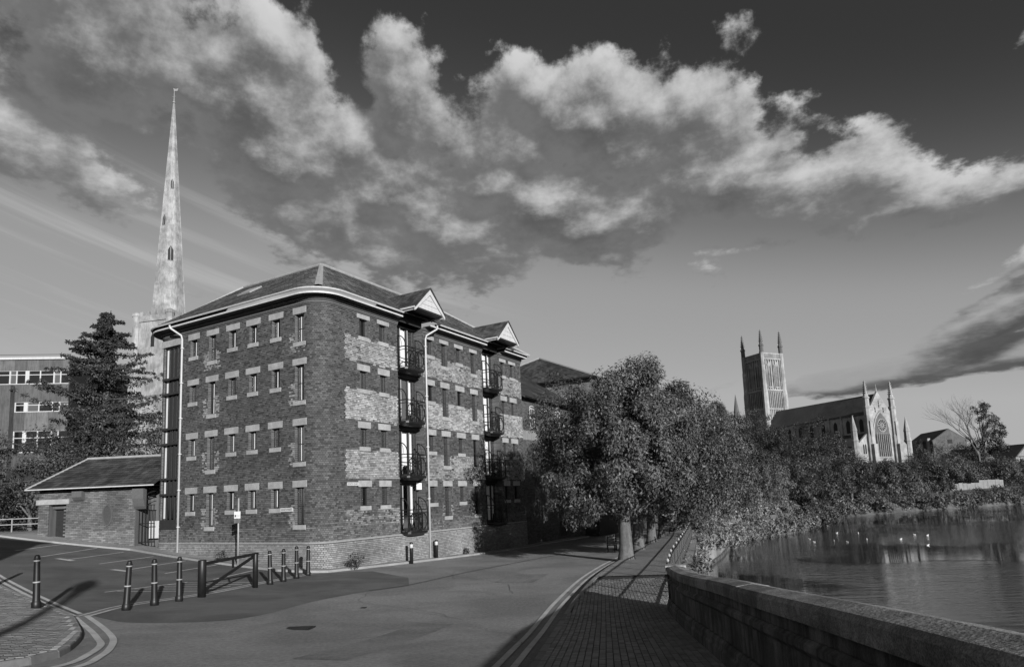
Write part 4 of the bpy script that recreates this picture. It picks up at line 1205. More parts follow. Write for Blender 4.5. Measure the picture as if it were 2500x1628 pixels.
mb = MB(); slate_quad(mb, P_[3], P_[0], P_[4], P_[4], 16, .34, .036); slate_quad(mb, P_[0], P_[1], P_[5], P_[4], 16, .34, .034); tag(mb.build('slates', M['slate'], rf), kind='stuff')
mb = MB(); mb.tube([P_[0], P_[4]], .1, 6); mb.tube([P_[3], P_[4]], .1, 6); mb.tube([P_[4], P_[5]], .1, 6); mb.build('ridge_tiles', M['lead'], rf)
mb = MB(); mb.box(-.6, -.5, -1.6, 13.6, lz(9.25), lz(9.38)); mb.build('gutter', M['iron'], rf)
# further house front closing the street under the trees
hs = empty('far_house', (-1.5, 72, gz(-1.5, 72)), R(-8), 'shaded brick house front closing the street behind the trees', 'building')
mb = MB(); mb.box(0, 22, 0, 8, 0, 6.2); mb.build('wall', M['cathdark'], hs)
mb = MB(); mb.extr([(-.4, -.5, 6.2), (-.4, 8.5, 6.2), (-.4, 4, 9.2)], (0, 0, 0), (22.8, 0, 0)); mb.build('roof', M['lead_roof'], hs)
for k in range(6):
    for zz in (.9, 3.6):
        mb = MB(); mb.box(1.2 + k * 3.5, 2.3 + k * 3.5, -.04, .06, zz, zz + 1.5); w_ = mb.build('window', M['white'], hs)
        mb = MB(); mb.box(1.28 + k * 3.5, 2.22 + k * 3.5, -.055, -.045, zz + .08, zz + 1.42); mb.build('pane', M['dimglass'], w_)

# ------------------------------------------------------------------ bollards, gate, sign post
def make_bollard(name):
    root = empty(name, (0, 0, 0))
    H = 1.22
    mb = MB(); mb.lathe([(.105, -.05), (.105, .14), (.085, .17), (.08, .20), (.066, H - .16), (.066, H - .11), (.076, H - .1), (.076, H - .08), (.06, H - .07), (.062, H - .05), (.05, H - .012), (.02, H)], 16)
    mb.build('post', M['iron'], root, True)
    for zz in (.60, H - .135):
        mb = MB(); r_ = .083 - .012 * (zz > .8); mb.lathe([(r_ - .004, zz - .018), (r_, zz - .012), (r_, zz + .012), (r_ - .004, zz + .014)], 16); mb.build('white_band', M['lead'], root, True)
    return root
BOL = [(-11.8, 16.3, 'black bollard with white bands on the corner pavement, leftmost in view', 1.06),
       (-10.09, 17.13, 'black bollard with white bands, first left of the car park gate row', 1.03),
       (-9.9, 18.11, 'black bollard with white bands, middle of the three left of the gate', 1.03),
       (-9.68, 18.99, 'black bollard with white bands, nearest the gate on its left', 1.03),
       (-8.69, 23.29, 'black bollard with white bands, first right of the car park gate', .97),
       (-8.54, 24.18, 'black bollard with white bands, second right of the car park gate', .97),
       (-8.42, 25.25, 'black bollard with white bands, third right of the car park gate', 1.0),
       (-8.31, 26.27, 'black bollard with white bands, closest to the rounded warehouse corner', .96),
       (-15.4, 19.0, 'black bollard with white bands beyond the left picture edge', 1.05)]
src = make_bollard('bollard')
for i, (x, y, lb, sc_) in enumerate(BOL):
    o = src if i == 0 else copy_tree(src)
    o.location = (x, y, gz(x, y) + (.10 if i in (0, 8) else 0)); o.scale = (1, 1, sc_)
    o.rotation_euler = (R(rnd.uniform(-2, 2)), R(rnd.uniform(-2, 2)), rnd.uniform(0, 6))
    tag(o, lb, 'bollard', 'bollards round the car park')
def make_wall_bollard():
    root = empty('wall_bollard', (0, 0, 0))
    mb = MB(); mb.lathe([(.085, -.05), (.085, .98), (.07, 1.02), (.03, 1.03)], 12); mb.build('post', M['iron'], root, True)
    mb = MB(); mb.lathe([(.086, .76), (.088, .765), (.088, .93), (.086, .935)], 12); mb.build('reflective_band', M['white'], root, True)
    return root
src = make_wall_bollard()
for i, (x, y, lb) in enumerate([(-5.11, 31.93, 'dark wall bollard with white top band left of the white downpipe'), (-4.19, 34.28, 'dark wall bollard with white top band just right of the white downpipe'),
                                (-1.33, 40.44, 'dark wall bollard with white top band below the far balconies'), (-.26, 42.3, 'dark wall bollard at the far end of the warehouse, in tree shade')]):
    o = src if i == 0 else copy_tree(src)
    o.location = (x, y, gz(x, y)); o.scale = (1, 1, 1.0 if i < 2 else .92); tag(o, lb, 'bollard', 'bollards along the river front of the warehouse')
gp, gq = Vector((-9.48, 19.92)), Vector((-8.84, 22.35))
ga = empty('barrier_gate', (gp.x, gp.y, gz(*gp)), math.atan2(gq.y - gp.y, gq.x - gp.x), 'black iron swing barrier with diagonal brace across the car park entrance', 'gate')
GL = (gq - gp).length; dz = gz(*gq) - gz(*gp)
mb = MB(); mb.lathe([(.12, -.05), (.12, 1.08), (.11, 1.1)], 12); mb.build('post', M['iron'], ga, True)
mb = MB(); mb.lathe([(.085, -.05), (.085, 1.12), (.075, 1.14)], 12, (GL, 0, dz)); mb.build('post', M['iron'], ga, True)
mb = MB(); mb.bar((.05, 0, .98), (GL + .12, 0, 1.13 + dz), .07, .09); mb.build('top_rail', M['iron'], ga)
mb = MB(); mb.bar((.1, 0, .2), (GL - .1, 0, 1.05 + dz), .06, .08); mb.build('diagonal_brace', M['iron'], ga)
mb = MB(); mb.bar((GL * .55, 0, 1.04), (GL * .55, 0, .72), .05); mb.build('strut', M['iron'], ga)
mb = MB(); mb.bar((.08, 0, .18), (.45, 0, .16), .05); mb.build('lower_stub', M['iron'], ga)
sx_, sy_ = -12.05, 28.55
sp_ = empty('sign_post', (sx_, sy_, gz(sx_, sy_) + .1), R(20), 'grey pole with a small white parking notice before the left wall', 'sign')
mb = MB(); mb.tube([(0, 0, -.1), (0, 0, 2.85)], .035, 8); mb.build('pole', M['lead'], sp_, True)
mb = MB(); mb.box(-.17, .08, -.06, -.04, 1.98, 2.28); nb_ = mb.build('notice_plate', M['white'], sp_)
mb = MB(); mb.box(-.15, -.09, -.065, -.062, 2.04, 2.14); mb.build('symbol', M['iron'], nb_)
for zz in (2.05, 2.09, 2.13):
    mb = MB(); mb.box(-.07, .06, -.065, -.062, zz, zz + .015); mb.build('text_line', M['lead'], nb_)
mb = MB(); mb.box(-.17, .08, -.06, -.04, 1.78, 1.96); mb.build('lower_plate', M['cathdark'], sp_)
# guessed lamp post added unseen behind the camera to cast the long corner shadow
lx, ly = .25, -8.3
la = empty('added_lamp_post', (lx, ly, gz(lx, ly)), 0, 'guessed lamp post out of view, added to cast the shadow across the corner pavement', 'street lamp')
mb = MB(); mb.lathe([(.22, -.1), (.22, .9), (.15, 1.), (.11, 6.9), (.2, 7.0), (.1, 7.1)], 12); mb.build('column', M['iron'], la, True)
mb = MB(); mb.lathe([(.14, 7.05), (.3, 7.5), (.34, 7.75), (.2, 7.95), (.05, 8.1)], 8); mb.build('lantern', M['iron'], la)
# guessed house added out of view on the left to shade the car park
hb = empty('added_house', (-13.4, 11.6, gz(-13.4, 11.6)), R(4), 'guessed house out of view, added to shade the end of the car park', 'building')
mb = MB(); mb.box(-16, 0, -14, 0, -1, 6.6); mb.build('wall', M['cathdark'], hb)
mb = MB(); mb.extr([(-16.3, -14.3, 6.6), (-16.3, .3, 6.6), (-16.3, -7, 9.0)], (0, 0, 0), (16.6, 0, 0)); mb.build('roof', M['lead_roof'], hb)
for k in range(4):
    for zz in (1., 4.):
        mb = MB(); mb.box(-14.5 + k * 3.6, -13.4 + k * 3.6, -.05, .04, zz, zz + 1.6); w_ = mb.build('window', M['white'], hb)
        mb = MB(); mb.box(-14.4 + k * 3.6, -13.5 + k * 3.6, .045, .055, zz + .1, zz + 1.5); mb.build('pane', M['dimglass'], w_)

# ------------------------------------------------------------------ far left: shaded boundary wall, railing, office block
bw = empty('boundary_wall', (-60, 62, gz(-60, 62) - .5), R(-4), 'low shaded boundary wall with pale rail left of the outbuilding', 'wall')
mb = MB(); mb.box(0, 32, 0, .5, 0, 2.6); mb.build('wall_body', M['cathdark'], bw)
mb = MB(); mb.box(-.1, 32, -.08, .58, 2.6, 2.75); mb.build('coping', M['stone'], bw)
rr = empty('car_park_rail', (-48, 48.2, gz(-40, 48)), R(-3), 'thin pale metal guard rail at the back of the car park', 'railing')
for zz in (.55, .95): mb = MB(); mb.bar((0, 0, zz), (17, 0, zz), .06); mb.build('rail', M['lead'], rr)
for k in range(8): mb = MB(); mb.bar((k * 2.3, 0, 0), (k * 2.3, 0, 1.), .06); mb.build('post', M['lead'], rr)
of = empty('office_block', (-92, 88, 0), R(7), 'modern office block with stained concrete bands and white ribbon windows', 'building')
OW = 29.
zo = lambda z: z + EYE
mb = MB(); mb.box(0, OW, .3, 18, 0, zo(22.2)); mb.build('core', M['void'], of)
bands = [(20.75, 22.3), (16.2, 18.75), (12.1, 14.75), (6.6, 9.0), (0, 4.2)]
for (z0, z1) in bands:
    k = 0
    while k < OW - .1:
        mb = MB(); mb.box(k + .01, min(OW, k + 1.55), 0, .35, zo(z0), zo(z1), rnd.uniform(.045, .10)); mb.build('concrete_panel', M['bandstone'], of); k += 1.56
mb = MB(); mb.box(-.2, OW + .2, -.25, 18.2, zo(22.3), zo(22.62)); mb.build('roof_edge', M['white'], of)
mb = MB(); mb.bar((0, .3, zo(23.1)), (OW, .3, zo(23.1)), .05); mb.build('roof_rail', M['iron'], of)
for (z0, z1) in ((18.75, 20.75), (14.75, 16.2), (9.0, 12.1)):
    k = 0.
    while k < OW - 5:
        mb = MB(); x = k
        mb.box(x, x + 5.8, .1, .2, zo(z0), zo(z0) + .12); mb.box(x, x + 5.8, .1, .2, zo(z1) - .08, zo(z1)); mb.box(x, x + 5.8, .1, .2, zo(z0 + (z1 - z0) * .66), zo(z0 + (z1 - z0) * .66) + .1)
        for xx, ww in ((0, .5), (1.9, .14), (3.7, .14), (4.6, .14)): mb.box(x + xx, x + xx + ww, .08, .22, zo(z0), zo(z1))
        w_ = mb.build('window', M['white'], of)
        for (p, q) in ((.5, 1.9), (2.04, 3.7), (3.84, 4.6), (4.74, 5.8)):
            mb = MB(); mb.box(x + p, x + q, .16, .18, zo(z0) + .12, zo(z1) - .08); mb.build('pane', M['glass'] if rnd.random() < .4 else M['dimglass'], w_)
        k += 5.8
mb = MB(); mb.box(17.2, 22.0, -1.0, .3, 0, zo(18.5), .065); mb.build('stair_tower', M['bandstone'], of)

# ------------------------------------------------------------------ church spire behind the warehouse
SPX, SPY = -78.4, 146.
sp = empty('church_spire', (SPX, SPY, 0), R(-14), 'tall slender pale stone church spire on a battlemented tower behind the warehouse', 'church')
T = 4.45; zt = 42.6 + EYE
def zc_(z): return z + EYE
mb = MB(); mb.box(-T, T, -T, T, 0, zt); mb.build('tower', M['spire'], sp)
for sx2 in (-1, 1):
    for sy2 in (-1, 1):
        mb = MB(); mb.lathe([(.85, 0), (.85, zt + 1.2), (.95, zt + 1.25), (.95, zt + 1.9), (.3, zt + 2.3)], 8, (sx2 * T, sy2 * T, 0), R(22.5)); mb.build('corner_turret', M['spire'], sp)
mb = MB(); mb.box(-T - .25, T + .25, -T - .25, T + .25, zt - .1, zt + .35); mb.build('string_course', M['spire'], sp)
for f in range(4):
    for k in range(5):
        mb = MB(); x = -T + .9 + k * 1.62; mb.box(x, x + .95, -T - .12, -T + .35, zt + .35, zt + 2.2 if k % 1 == 0 else zt + 1.5)
        me_ = mb.mesh('merlon'); me_.transform(Matrix.Rotation(f * math.pi / 2, 4, 'Z')); link('merlon', me_, M['spire'], sp)
    mb = MB(); mb.box(-T, T, -T - .1, -T + .3, zt + .3, zt + 1.3); me_ = mb.mesh('parapet'); me_.transform(Matrix.Rotation(f * math.pi / 2, 4, 'Z')); link('parapet', me_, M['spire'], sp)
zs_ = zt + .6; ztip = 97.4 + EYE; rb = 3.7
oct_ = [(rb * math.cos(R(22.5 + 45 * k)), rb * math.sin(R(22.5 + 45 * k))) for k in range(8)]
mb = MB(); NL = 44; V = []; F = []
for i in range(NL + 1):
    t = i / NL; z = zs_ + (ztip - zs_) * t; r_ = rb * (1 - t) + .14 * t
    wob = 1 + rnd.uniform(-.006, .006)
    for k in range(8): a = R(22.5 + 45 * k); V.append((r_ * wob * math.cos(a), r_ * wob * math.sin(a), z))
for i in range(NL):
    for k in range(8): F.append((i * 8 + k, i * 8 + (k + 1) % 8, (i + 1) * 8 + (k + 1) % 8, (i + 1) * 8 + k))
mb.add(V, F); spi = mb.build('spire', M['spire'], sp)
for k in range(8):
    a = R(22.5 + 45 * k); mb = MB(); mb.tube([(rb * math.cos(a), rb * math.sin(a), zs_), (.16 * math.cos(a), .16 * math.sin(a), ztip)], [.17, .06], 5); mb.build('edge_rib', M['spire'], spi)
for (zc0, h, wd, f) in ((57.3, 3.6, 1.15, 5), (75.2, 2.4, .62, 5), (57.3, 3.6, 1.15, 7), (75.2, 2.4, .62, 7), (66., 2.6, .7, 6)):
    z = zc0 + EYE; t = (z - zs_) / (ztip - zs_); r_ = (rb * (1 - t) + .14 * t) * math.cos(R(22.5)); a = R(45 * f + 0)
    def loc(u, v, w, a=a, r_=r_, z=z): return (math.cos(a) * (r_ + w) - math.sin(a) * u, math.sin(a) * (r_ + w) + math.cos(a) * u, z + v)
    slope = -rb / (ztip - zs_)
    pts = [(-wd / 2, 0), (wd / 2, 0), (wd / 2, h * .7), (0, h), (-wd / 2, h * .7)]
    mb = MB(); mb.add([loc(u * 1.35, v * 1.06 - .1, .10 + slope * v) for u, v in pts] + [loc(u * 1.35, v * 1.06 - .1, -.3) for u, v in pts], [(0, 1, 2, 3, 4)] + [(i, 5 + i, 5 + (i + 1) % 5, (i + 1) % 5) for i in range(5)])
    fr_ = mb.build('lucarne', M['spire'], spi)
    mb = MB(); mb.add([loc(u, v, .14 + slope * v) for u, v in pts], [(0, 1, 2, 3, 4)]); mb.build('opening', M['void'], fr_)
    mb = MB(); mb.add([loc(u, v, .17 + slope * v) for u, v in ((-.06, 0), (.06, 0), (.06, h * .9), (-.06, h * .9))], [(0, 1, 2, 3)]); mb.build('mullion', M['spire'], fr_)
mb = MB(); mb.tube([(0, 0, ztip - .3), (0, 0, ztip + 3.6)], [.14, .05], 6); mb.lathe([(.05, 0), (.32, .2), (.32, .4), (.05, .6)], 8, (0, 0, ztip)); mb.bar((-.5, 0, ztip + 1.8), (.5, 0, ztip + 1.8), .08); mb.build('finial', M['lead'], spi)
mb = MB(); mb.add([(-.1, 0, ztip + 3.3), (.9, .05, ztip + 3.2), (1.1, .05, ztip + 3.8), (.5, 0, ztip + 3.7), (-.3, 0, ztip + 4.1)], [(0, 1, 2, 3, 4)]); mb.build('weathercock', M['lead'], spi)
for f in range(4):                                   # belfry lights
    mb = MB(); pts = [(-.5, 0), (.5, 0), (.5, 2.2), (0, 3.2), (-.5, 2.2)]
    mb.add([(u, -T - .03, zt - 6 + v) for u, v in pts], [(0, 1, 2, 3, 4)]); me_ = mb.mesh('belfry_light'); me_.transform(Matrix.Rotation(f * math.pi / 2, 4, 'Z')); link('belfry_light', me_, M['void'], sp)
tag(sp, cat='church')

# ------------------------------------------------------------------ cathedral on its rise above the river
FCX, FCY = 144.6, 255.
CB = 5.5                                             # local zero = eye + CB - ...
ca = empty('cathedral', (FCX, FCY, EYE + CB), R(23.6), 'gothic stone cathedral with pinnacled tower, long dark nave roof and gabled west front', 'cathedral')
def hz(z): return z - CB
def pinnacle(mb, x, y, z0, z1, r, n=8):
    mb.lathe([(r, z0), (r, z0 + (z1 - z0) * .30), (r * 1.25, z0 + (z1 - z0) * .32), (r * 1.2, z0 + (z1 - z0) * .36), (r * .85, z0 + (z1 - z0) * .40), (r * .1, z1)], n, (x, y, 0), R(22.5))
    for i in range(1, 7):                            # crockets
        z = z0 + (z1 - z0) * (.42 + i * .08); rr_ = r * .85 * (1 - (i * .08) / .60) + .1
        for k in range(4):
            a = R(45 + 90 * k); mb.box(x + rr_ * math.cos(a) - .14, x + rr_ * math.cos(a) + .14, y + rr_ * math.sin(a) - .14, y + rr_ * math.sin(a) + .14, z, z + .32)
def pointed(w_, h, n=7):
    """pointed-arch outline, width w_, height h, base at z 0"""
    sp_h = h - w_ * .95; pts = [(-w_ / 2, 0), (w_ / 2, 0), (w_ / 2, sp_h)]
    for i in range(1, n): t = i / n; a = t * math.pi / 3 * 1.0; pts.append((-w_ / 2 + w_ * math.cos(a), sp_h + w_ * math.sin(a) * (h - sp_h) / (w_ * math.sin(math.pi / 3))))
    pts.append((0, h)); left = [(-x, z) for x, z in pts[2:-1]]
    return pts + list(reversed(left))
def arch_panel(name, parent, m, w_, h, place, depth=.12):
    pts = pointed(w_, h); mb = MB(); n = len(pts)
    mb.add([(u, 0, v) for u, v in pts] + [(u, depth, v) for u, v in pts], [tuple(range(n))] + [(i, n + i, n + (i + 1) % n, (i + 1) % n) for i in range(n)])
    me_ = mb.mesh(name); me_.transform(place); return link(name, me_, m, parent)
# tower
TW, TY = 5.75, 58.
tz0, tz1, tz2 = hz(0), hz(45.5), hz(63.0)
mb = MB(); mb.box(-TW, TW, TY - TW, TY + TW, tz0, tz2 - 2.5); tower = mb.build('tower', M['cath'], ca)
for (z_, o_) in ((tz1 - .6, .5), (tz2 - 3.2, .5), (hz(36), .4)):
    mb = MB(); mb.box(-TW - o_, TW + o_, TY - TW - o_, TY + TW + o_, z_, z_ + .7); mb.build('string_course', M['cath'], tower)
for sx2 in (-1, 1):
    for sy2 in (-1, 1):
        mb = MB(); x, y = sx2 * (TW + .2), TY + sy2 * (TW + .2)
        mb.lathe([(1.45, tz0), (1.45, tz1 - 2), (1.2, tz1), (1.2, tz1 + 9), (1.05, tz1 + 10), (1.05, tz2)], 8, (x, y, 0), R(22.5)); mb.build('corner_buttress', M['cath'], tower)
        mb = MB(); pinnacle(mb, x, y, tz2 - .5, hz(74), 1.0); mb.build('pinnacle', M['cathdark'], tower)
for f in range(4):
    rotm = Matrix.Translation((0, TY, 0)) @ Matrix.Rotation(f * math.pi / 2, 4, 'Z')
    for k in range(9):                               # ribs of the lower stage
        x = -4.4 + k * 1.1; mb = MB(); mb.box(x - .16, x + .16, -TW - .42, -TW + .1, hz(20), hz(44.5)); me_ = mb.mesh('rib'); me_.transform(rotm); link('rib', me_, M['cath'], tower)
    for k in range(8):
        arch_panel('blind_arch', tower, M['cathdark'], .75, 7.5, rotm @ Matrix.Translation((-3.85 + k * 1.1, -TW - .1, hz(37.2))), .05)
    for x in (-2.25, 2.25):                            # belfry openings
        arch_panel('belfry_light', tower, M['cath'], 3.0, 12.6, rotm @ Matrix.Translation((x, -TW - .45, tz1 + .8)), .5)
        for dx in (-.65, .65):
            arch_panel('belfry_opening', tower, M['void'], .95, 10.2, rotm @ Matrix.Translation((x + dx, -TW - .5, tz1 + 1.4)), .05)
    for k in range(7):
        x = -4.35 + k * 1.45; mb = MB(); mb.box(x - .17, x + .17, -TW - .62, -TW + .1, tz1 + .2, tz2 - 3.2); me_ = mb.mesh('rib'); me_.transform(rotm); link('rib', me_, M['cath'], tower)
    for k in range(16):                              # pierced parapet
        x = -TW + .3 + k * .71; mb = MB(); mb.box(x, x + .42, -TW - .3, -TW + .2, tz2 - 2.5, tz2 - .5); me_ = mb.mesh('parapet_pier'); me_.transform(rotm); link('parapet_pier', me_, M['cath'], tower)
    mb = MB(); mb.box(-TW, TW, -TW - .35, -TW + .25, tz2 - .5, tz2); me_ = mb.mesh('parapet_rail'); me_.transform(rotm); link('parapet_rail', me_, M['cath'], tower)
# nave, aisles, roofs
NW, AW = 6.6, 14.4
eave, rid, aeave = hz(27.2), hz(35.2), hz(14)
mb = MB(); mb.box(-NW, NW, .8, TY, hz(-2), eave); mb.build('nave_wall', M['cath'], ca)
mb = MB(); mb.extr([(-NW - .6, .6, eave - .4), (NW + .6, .6, eave - .4), (0, .6, rid)], (0, 0, 0), (0, TY - 6, 0)); mb.build('nave_roof', M['lead_roof'], ca)
for sg in (-1, 1):
    mb = MB(); mb.box(min(sg * NW, sg * AW), max(sg * NW, sg * AW), .8, TY, hz(-2), aeave); mb.build('aisle_wall', M['cath'], ca)
    mb = MB(); mb.extr([(sg * NW, .9, hz(19.5)), (sg * (AW + .4), .9, aeave - .1), (sg * NW, .9, aeave - .1)], (0, 0, 0), (0, TY - 2, 0)); mb.build('aisle_roof', M['lead_roof'], ca)
    for k in range(9):
        y = 3.2 + k * 6.0
        rot_ = Matrix.Translation((sg * NW, y, hz(20.2))) @ Matrix.Rotation(R(-90 * sg * -1) if False else (R(-90) if sg < 0 else R(90)), 4, 'Z')
        arch_panel('clerestory_window', ca, M['void'], 1.7, 5.2, rot_ @ Matrix.Translation((0, -.12, 0)), .05)
        rot_ = Matrix.Translation((sg * AW, y, hz(5))) @ Matrix.Rotation(R(-90) if sg < 0 else R(90), 4, 'Z')
        arch_panel('aisle_window', ca, M['void'], 2.2, 7., rot_ @ Matrix.Translation((0, -.12, 0)), .05)
        mb = MB(); xb = sg * (AW + .5); mb.box(xb - .8, xb + .8, y + 2.4, y + 3.5, hz(-2), aeave + .8); mb.lathe([(.55, 0), (.5, 1.2), (.05, 4.2)], 6, (xb, y + 2.95, aeave + .8)); mb.build('buttress', M['cath'], ca)
        mb = MB(); mb.box(sg * NW - .5, sg * NW + .5, y + 2.6, y + 3.3, hz(18), eave); mb.build('pilaster', M['cath'], ca)
# west front
mb = MB(); mb.add([(-NW - .3, 0, hz(-2)), (NW + .3, 0, hz(-2)), (NW + .3, 0, hz(27)), (0, 0, hz(36.0)), (-NW - .3, 0, hz(27))] + [(x, .85, z) for x, z in ((-NW - .3, hz(-2)), (NW + .3, hz(-2)), (NW + .3, hz(27)), (0, hz(36.0)), (-NW - .3, hz(27)))],
       [(0, 1, 2, 3, 4)] + [(i, 5 + i, 5 + (i + 1) % 5, (i + 1) % 5) for i in range(5)])
front = mb.build('west_front', M['cath'], ca)
mb = MB(); mb.lathe([(.3, 0), (.25, .6), (.04, 3.0)], 6, (0, .4, hz(36))); mb.build('gable_cross', M['cath'], front)
for sg in (-1, 1):
    mb = MB(); x = sg * (NW + .6)
    mb.lathe([(1.5, hz(-2)), (1.5, hz(18)), (1.25, hz(19)), (1.25, hz(29)), (1.4, hz(29.2)), (1.4, hz(30))], 8, (x, -.3, 0), R(22.5)); mb.build('turret', M['cath'], front)
    mb = MB(); mb.box(x - 1.0, x + 1.0, -2.6, 0, hz(-2), hz(15)); mb.box(x - .8, x + .8, -1.7, 0, hz(15), hz(24)); mb.build('front_buttress', M['cath'], front)
    mb = MB(); pinnacle(mb, x, -.3, hz(29.5), hz(40.2), 1.1); mb.build('turret_spire', M['cath'], front)
    mb = MB(); a, b = sg * (NW + .3), sg * (AW + .4)
    mb.add([(a, .05, hz(-2)), (b, .05, hz(-2)), (b, .05, hz(14.2)), (a, .05, hz(20.2))] + [(p, .85, q) for p, q in ((a, hz(-2)), (b, hz(-2)), (b, hz(14.2)), (a, hz(20.2)))], [(0, 1, 2, 3)] + [(i, 4 + i, 4 + (i + 1) % 4, (i + 1) % 4) for i in range(4)]); mb.build('aisle_front', M['cath'], front)
    arch_panel('aisle_front_window', front, M['void'], 3.2, 7.0, Matrix.Translation((sg * 10.4, -.02, hz(1.5))), .05)
    for k in (-.55, .55):
        arch_panel('lancet', front, M['void'], .7, 3.8, Matrix.Translation((sg * 10.2 + k, -.03, hz(11.3))), .05)
        mb = MB(); mb.box(sg * 10.4 + k - .12, sg * 10.4 + k + .12, -.12, 0, hz(1.5), hz(6.5)); mb.build('mullion', M['cath'], front)
    mb = MB(); x = sg * (AW + .6); mb.lathe([(1.3, hz(-2)), (1.3, hz(16)), (1.45, hz(16.3)), (1.2, hz(17)), (1.1, hz(20)), (1.25, hz(20.2)), (.05, hz(26.3))], 8, (x, .2, 0), R(22.5)); mb.build('corner_turret', M['cath'], front)
arch_panel('window_surround', front, M['cath'], 9.3, 18.6, Matrix.Translation((0, -.35, hz(9.6))), .35)
arch_panel('great_west_window', front, M['cathdark'], 8.2, 17.4, Matrix.Translation((0, -.40, hz(10))), .05)
for k in range(7): mb = MB(); x = -3.3 + k * 1.1; mb.box(x - .1, x + .1, -.58, -.40, hz(10), hz(19.6)); mb.build('mullion', M['cath'], front)
for k in range(8):
    x = -3.85 + k * 1.1; arch_panel('window_light', front, M['void'], .75, 8.8, Matrix.Translation((x, -.43, hz(10.4))), .02)
mb = MB(); ring(mb, (0, -.52, hz(22.4)), (1, 0, 0), (0, 0, 1), 2.5, 2.5, .16, 20); ring(mb, (0, -.52, hz(22.4)), (1, 0, 0), (0, 0, 1), .7, .7, .14, 12)
for k in range(12): a = k * math.pi / 6; mb.bar((.7 * math.cos(a), -.52, hz(22.4) + .7 * math.sin(a)), (2.5 * math.cos(a), -.52, hz(22.4) + 2.5 * math.sin(a)), .16)
mb.build('rose_tracery', M['cath'], front)
for k in range(12):
    a = (k + .5) * math.pi / 6; mb = MB(); mb.lathe([(.34, 0), (.34, .02)], 8); me_ = mb.mesh('rose_light'); me_.transform(Matrix.Translation((1.7 * math.cos(a), -.44, hz(22.4) + 1.7 * math.sin(a))) @ Matrix.Rotation(R(90), 4, 'X')); link('rose_light', me_, M['void'], front)
for k in (-1, 0, 1): arch_panel('gable_lancet', front, M['void'], .6, 3.2 if k == 0 else 2.2, Matrix.Translation((k * 2.3, -.03, hz(29.3 if k == 0 else 27.6))), .02)
for k in range(7): mb = MB(); w_ = 6.2 - k * .85; mb.box(-w_, w_, -.08, 0, hz(27.3 + k * 1.1), hz(27.3 + k * 1.1) + .16); mb.build('gable_band', M['cath'], front)
arch_panel('porch_gable', front, M['cath'], 6.2, 7.6, Matrix.Translation((0, -1.6, hz(2.0))), 1.6)
for k, (w_, dd) in enumerate(((4.8, 1.66), (3.6, 1.7), (2.2, 1.74))): arch_panel('porch_order', front, (M['cathdark'], M['cath'], M['void'])[k], w_, 6.2 - k * .9, Matrix.Translation((0, -dd, hz(2.0))), .03)
# north transept spirelets seen left of the tower
for (px, py, zt_, r_) in ((104.2, 300, 43.6, 1.6), (95.5, 300, 42.0, 1.1)):
    tr_ = empty('stone_spirelet', (px, py, EYE), 0, 'small stone spirelet on a turret left of the cathedral tower' if r_ > 1.3 else 'slimmer stone spirelet further left of the cathedral tower', 'turret')
    mb = MB(); mb.lathe([(r_, 0), (r_, 31.5), (r_ * 1.15, 31.8), (r_ * 1.1, 32.6)], 8); mb.build('turret', M['cath'], tr_)
    mb = MB(); mb.lathe([(r_ * 1.05, 32.6), (.05, zt_)], 8); mb.build('spirelet', M['cathdark'], tr_)
# buildings right of the cathedral
g2 = empty('gabled_hall', (168.5, 262, EYE), R(-9), 'long dark-roofed stone hall with gable right of the west front', 'building')
mb = MB(); mb.box(0, 12.5, 0, 24, 0, 15.9); mb.build('wall', M['cathdark'], g2)
mb = MB(); mb.extr([(-.4, -.3, 15.9), (12.9, -.3, 15.9), (6.25, -.3, 20.6)], (0, 0, 0), (0, 24, 0)); mb.build('gable_roof', M['lead_roof'], g2)
mb = MB(); mb.add([(0, -.35, 0), (12.5, -.35, 0), (12.5, -.35, 15.9), (6.25, -.35, 20.2), (0, -.35, 15.9)], [(0, 1, 2, 3, 4)]); mb.build('gable', M['cathdark'], g2)
mb = MB(); mb.box(5.4, 7.2, -.38, -.3, 14.6, 16.2); mb.build('window', M['void'], g2)
for k in range(4): mb = MB(); mb.box(-.8, .2, 2 + k * 6, 3.4 + k * 6, 0, 17.2); mb.build('buttress', M['cath'], g2)
for i, (x, y, zb_, lb) in enumerate(((157.5, 200, 5.6, 'timber-gabled house at the right picture edge beyond the trees'), (147, 204, 5.2, 'pale gabled house between the right-hand trees'))):
    h_ = empty('gabled_house', (x - 4, y, EYE - 3), R(14), lb, 'house')
    mb = MB(); mb.box(0, 8, 0, 10, 0, 3 + zb_ + .8); mb.build('wall', M['render'], h_)
    mb = MB(); mb.extr([(-.5, -.6, 3 + zb_ + .8), (8.5, -.6, 3 + zb_ + .8), (4, -.6, 3 + zb_ + 4.6)], (0, 0, 0), (0, 11, 0)); mb.build('roof', M['lead_roof'], h_)
    mb = MB(); mb.add([(-.1, -.65, 3 + zb_ + .8), (8.1, -.65, 3 + zb_ + .8), (4, -.65, 3 + zb_ + 4.1)], [(0, 1, 2)]); mb.build('gable', M['render'], h_)
    for k in range(3): mb = MB(); mb.box(1.2 + k * 2.1, 2.5 + k * 2.1, -.06, .05, 3 + zb_ - 1.6, 3 + zb_ + .2); w_ = mb.build('window', M['white'], h_); mb = MB(); mb.box(1.3 + k * 2.1, 2.4 + k * 2.1, -.07, -.062, 3 + zb_ - 1.5, 3 + zb_ + .1); mb.build('pane', M['dimglass'], w_)
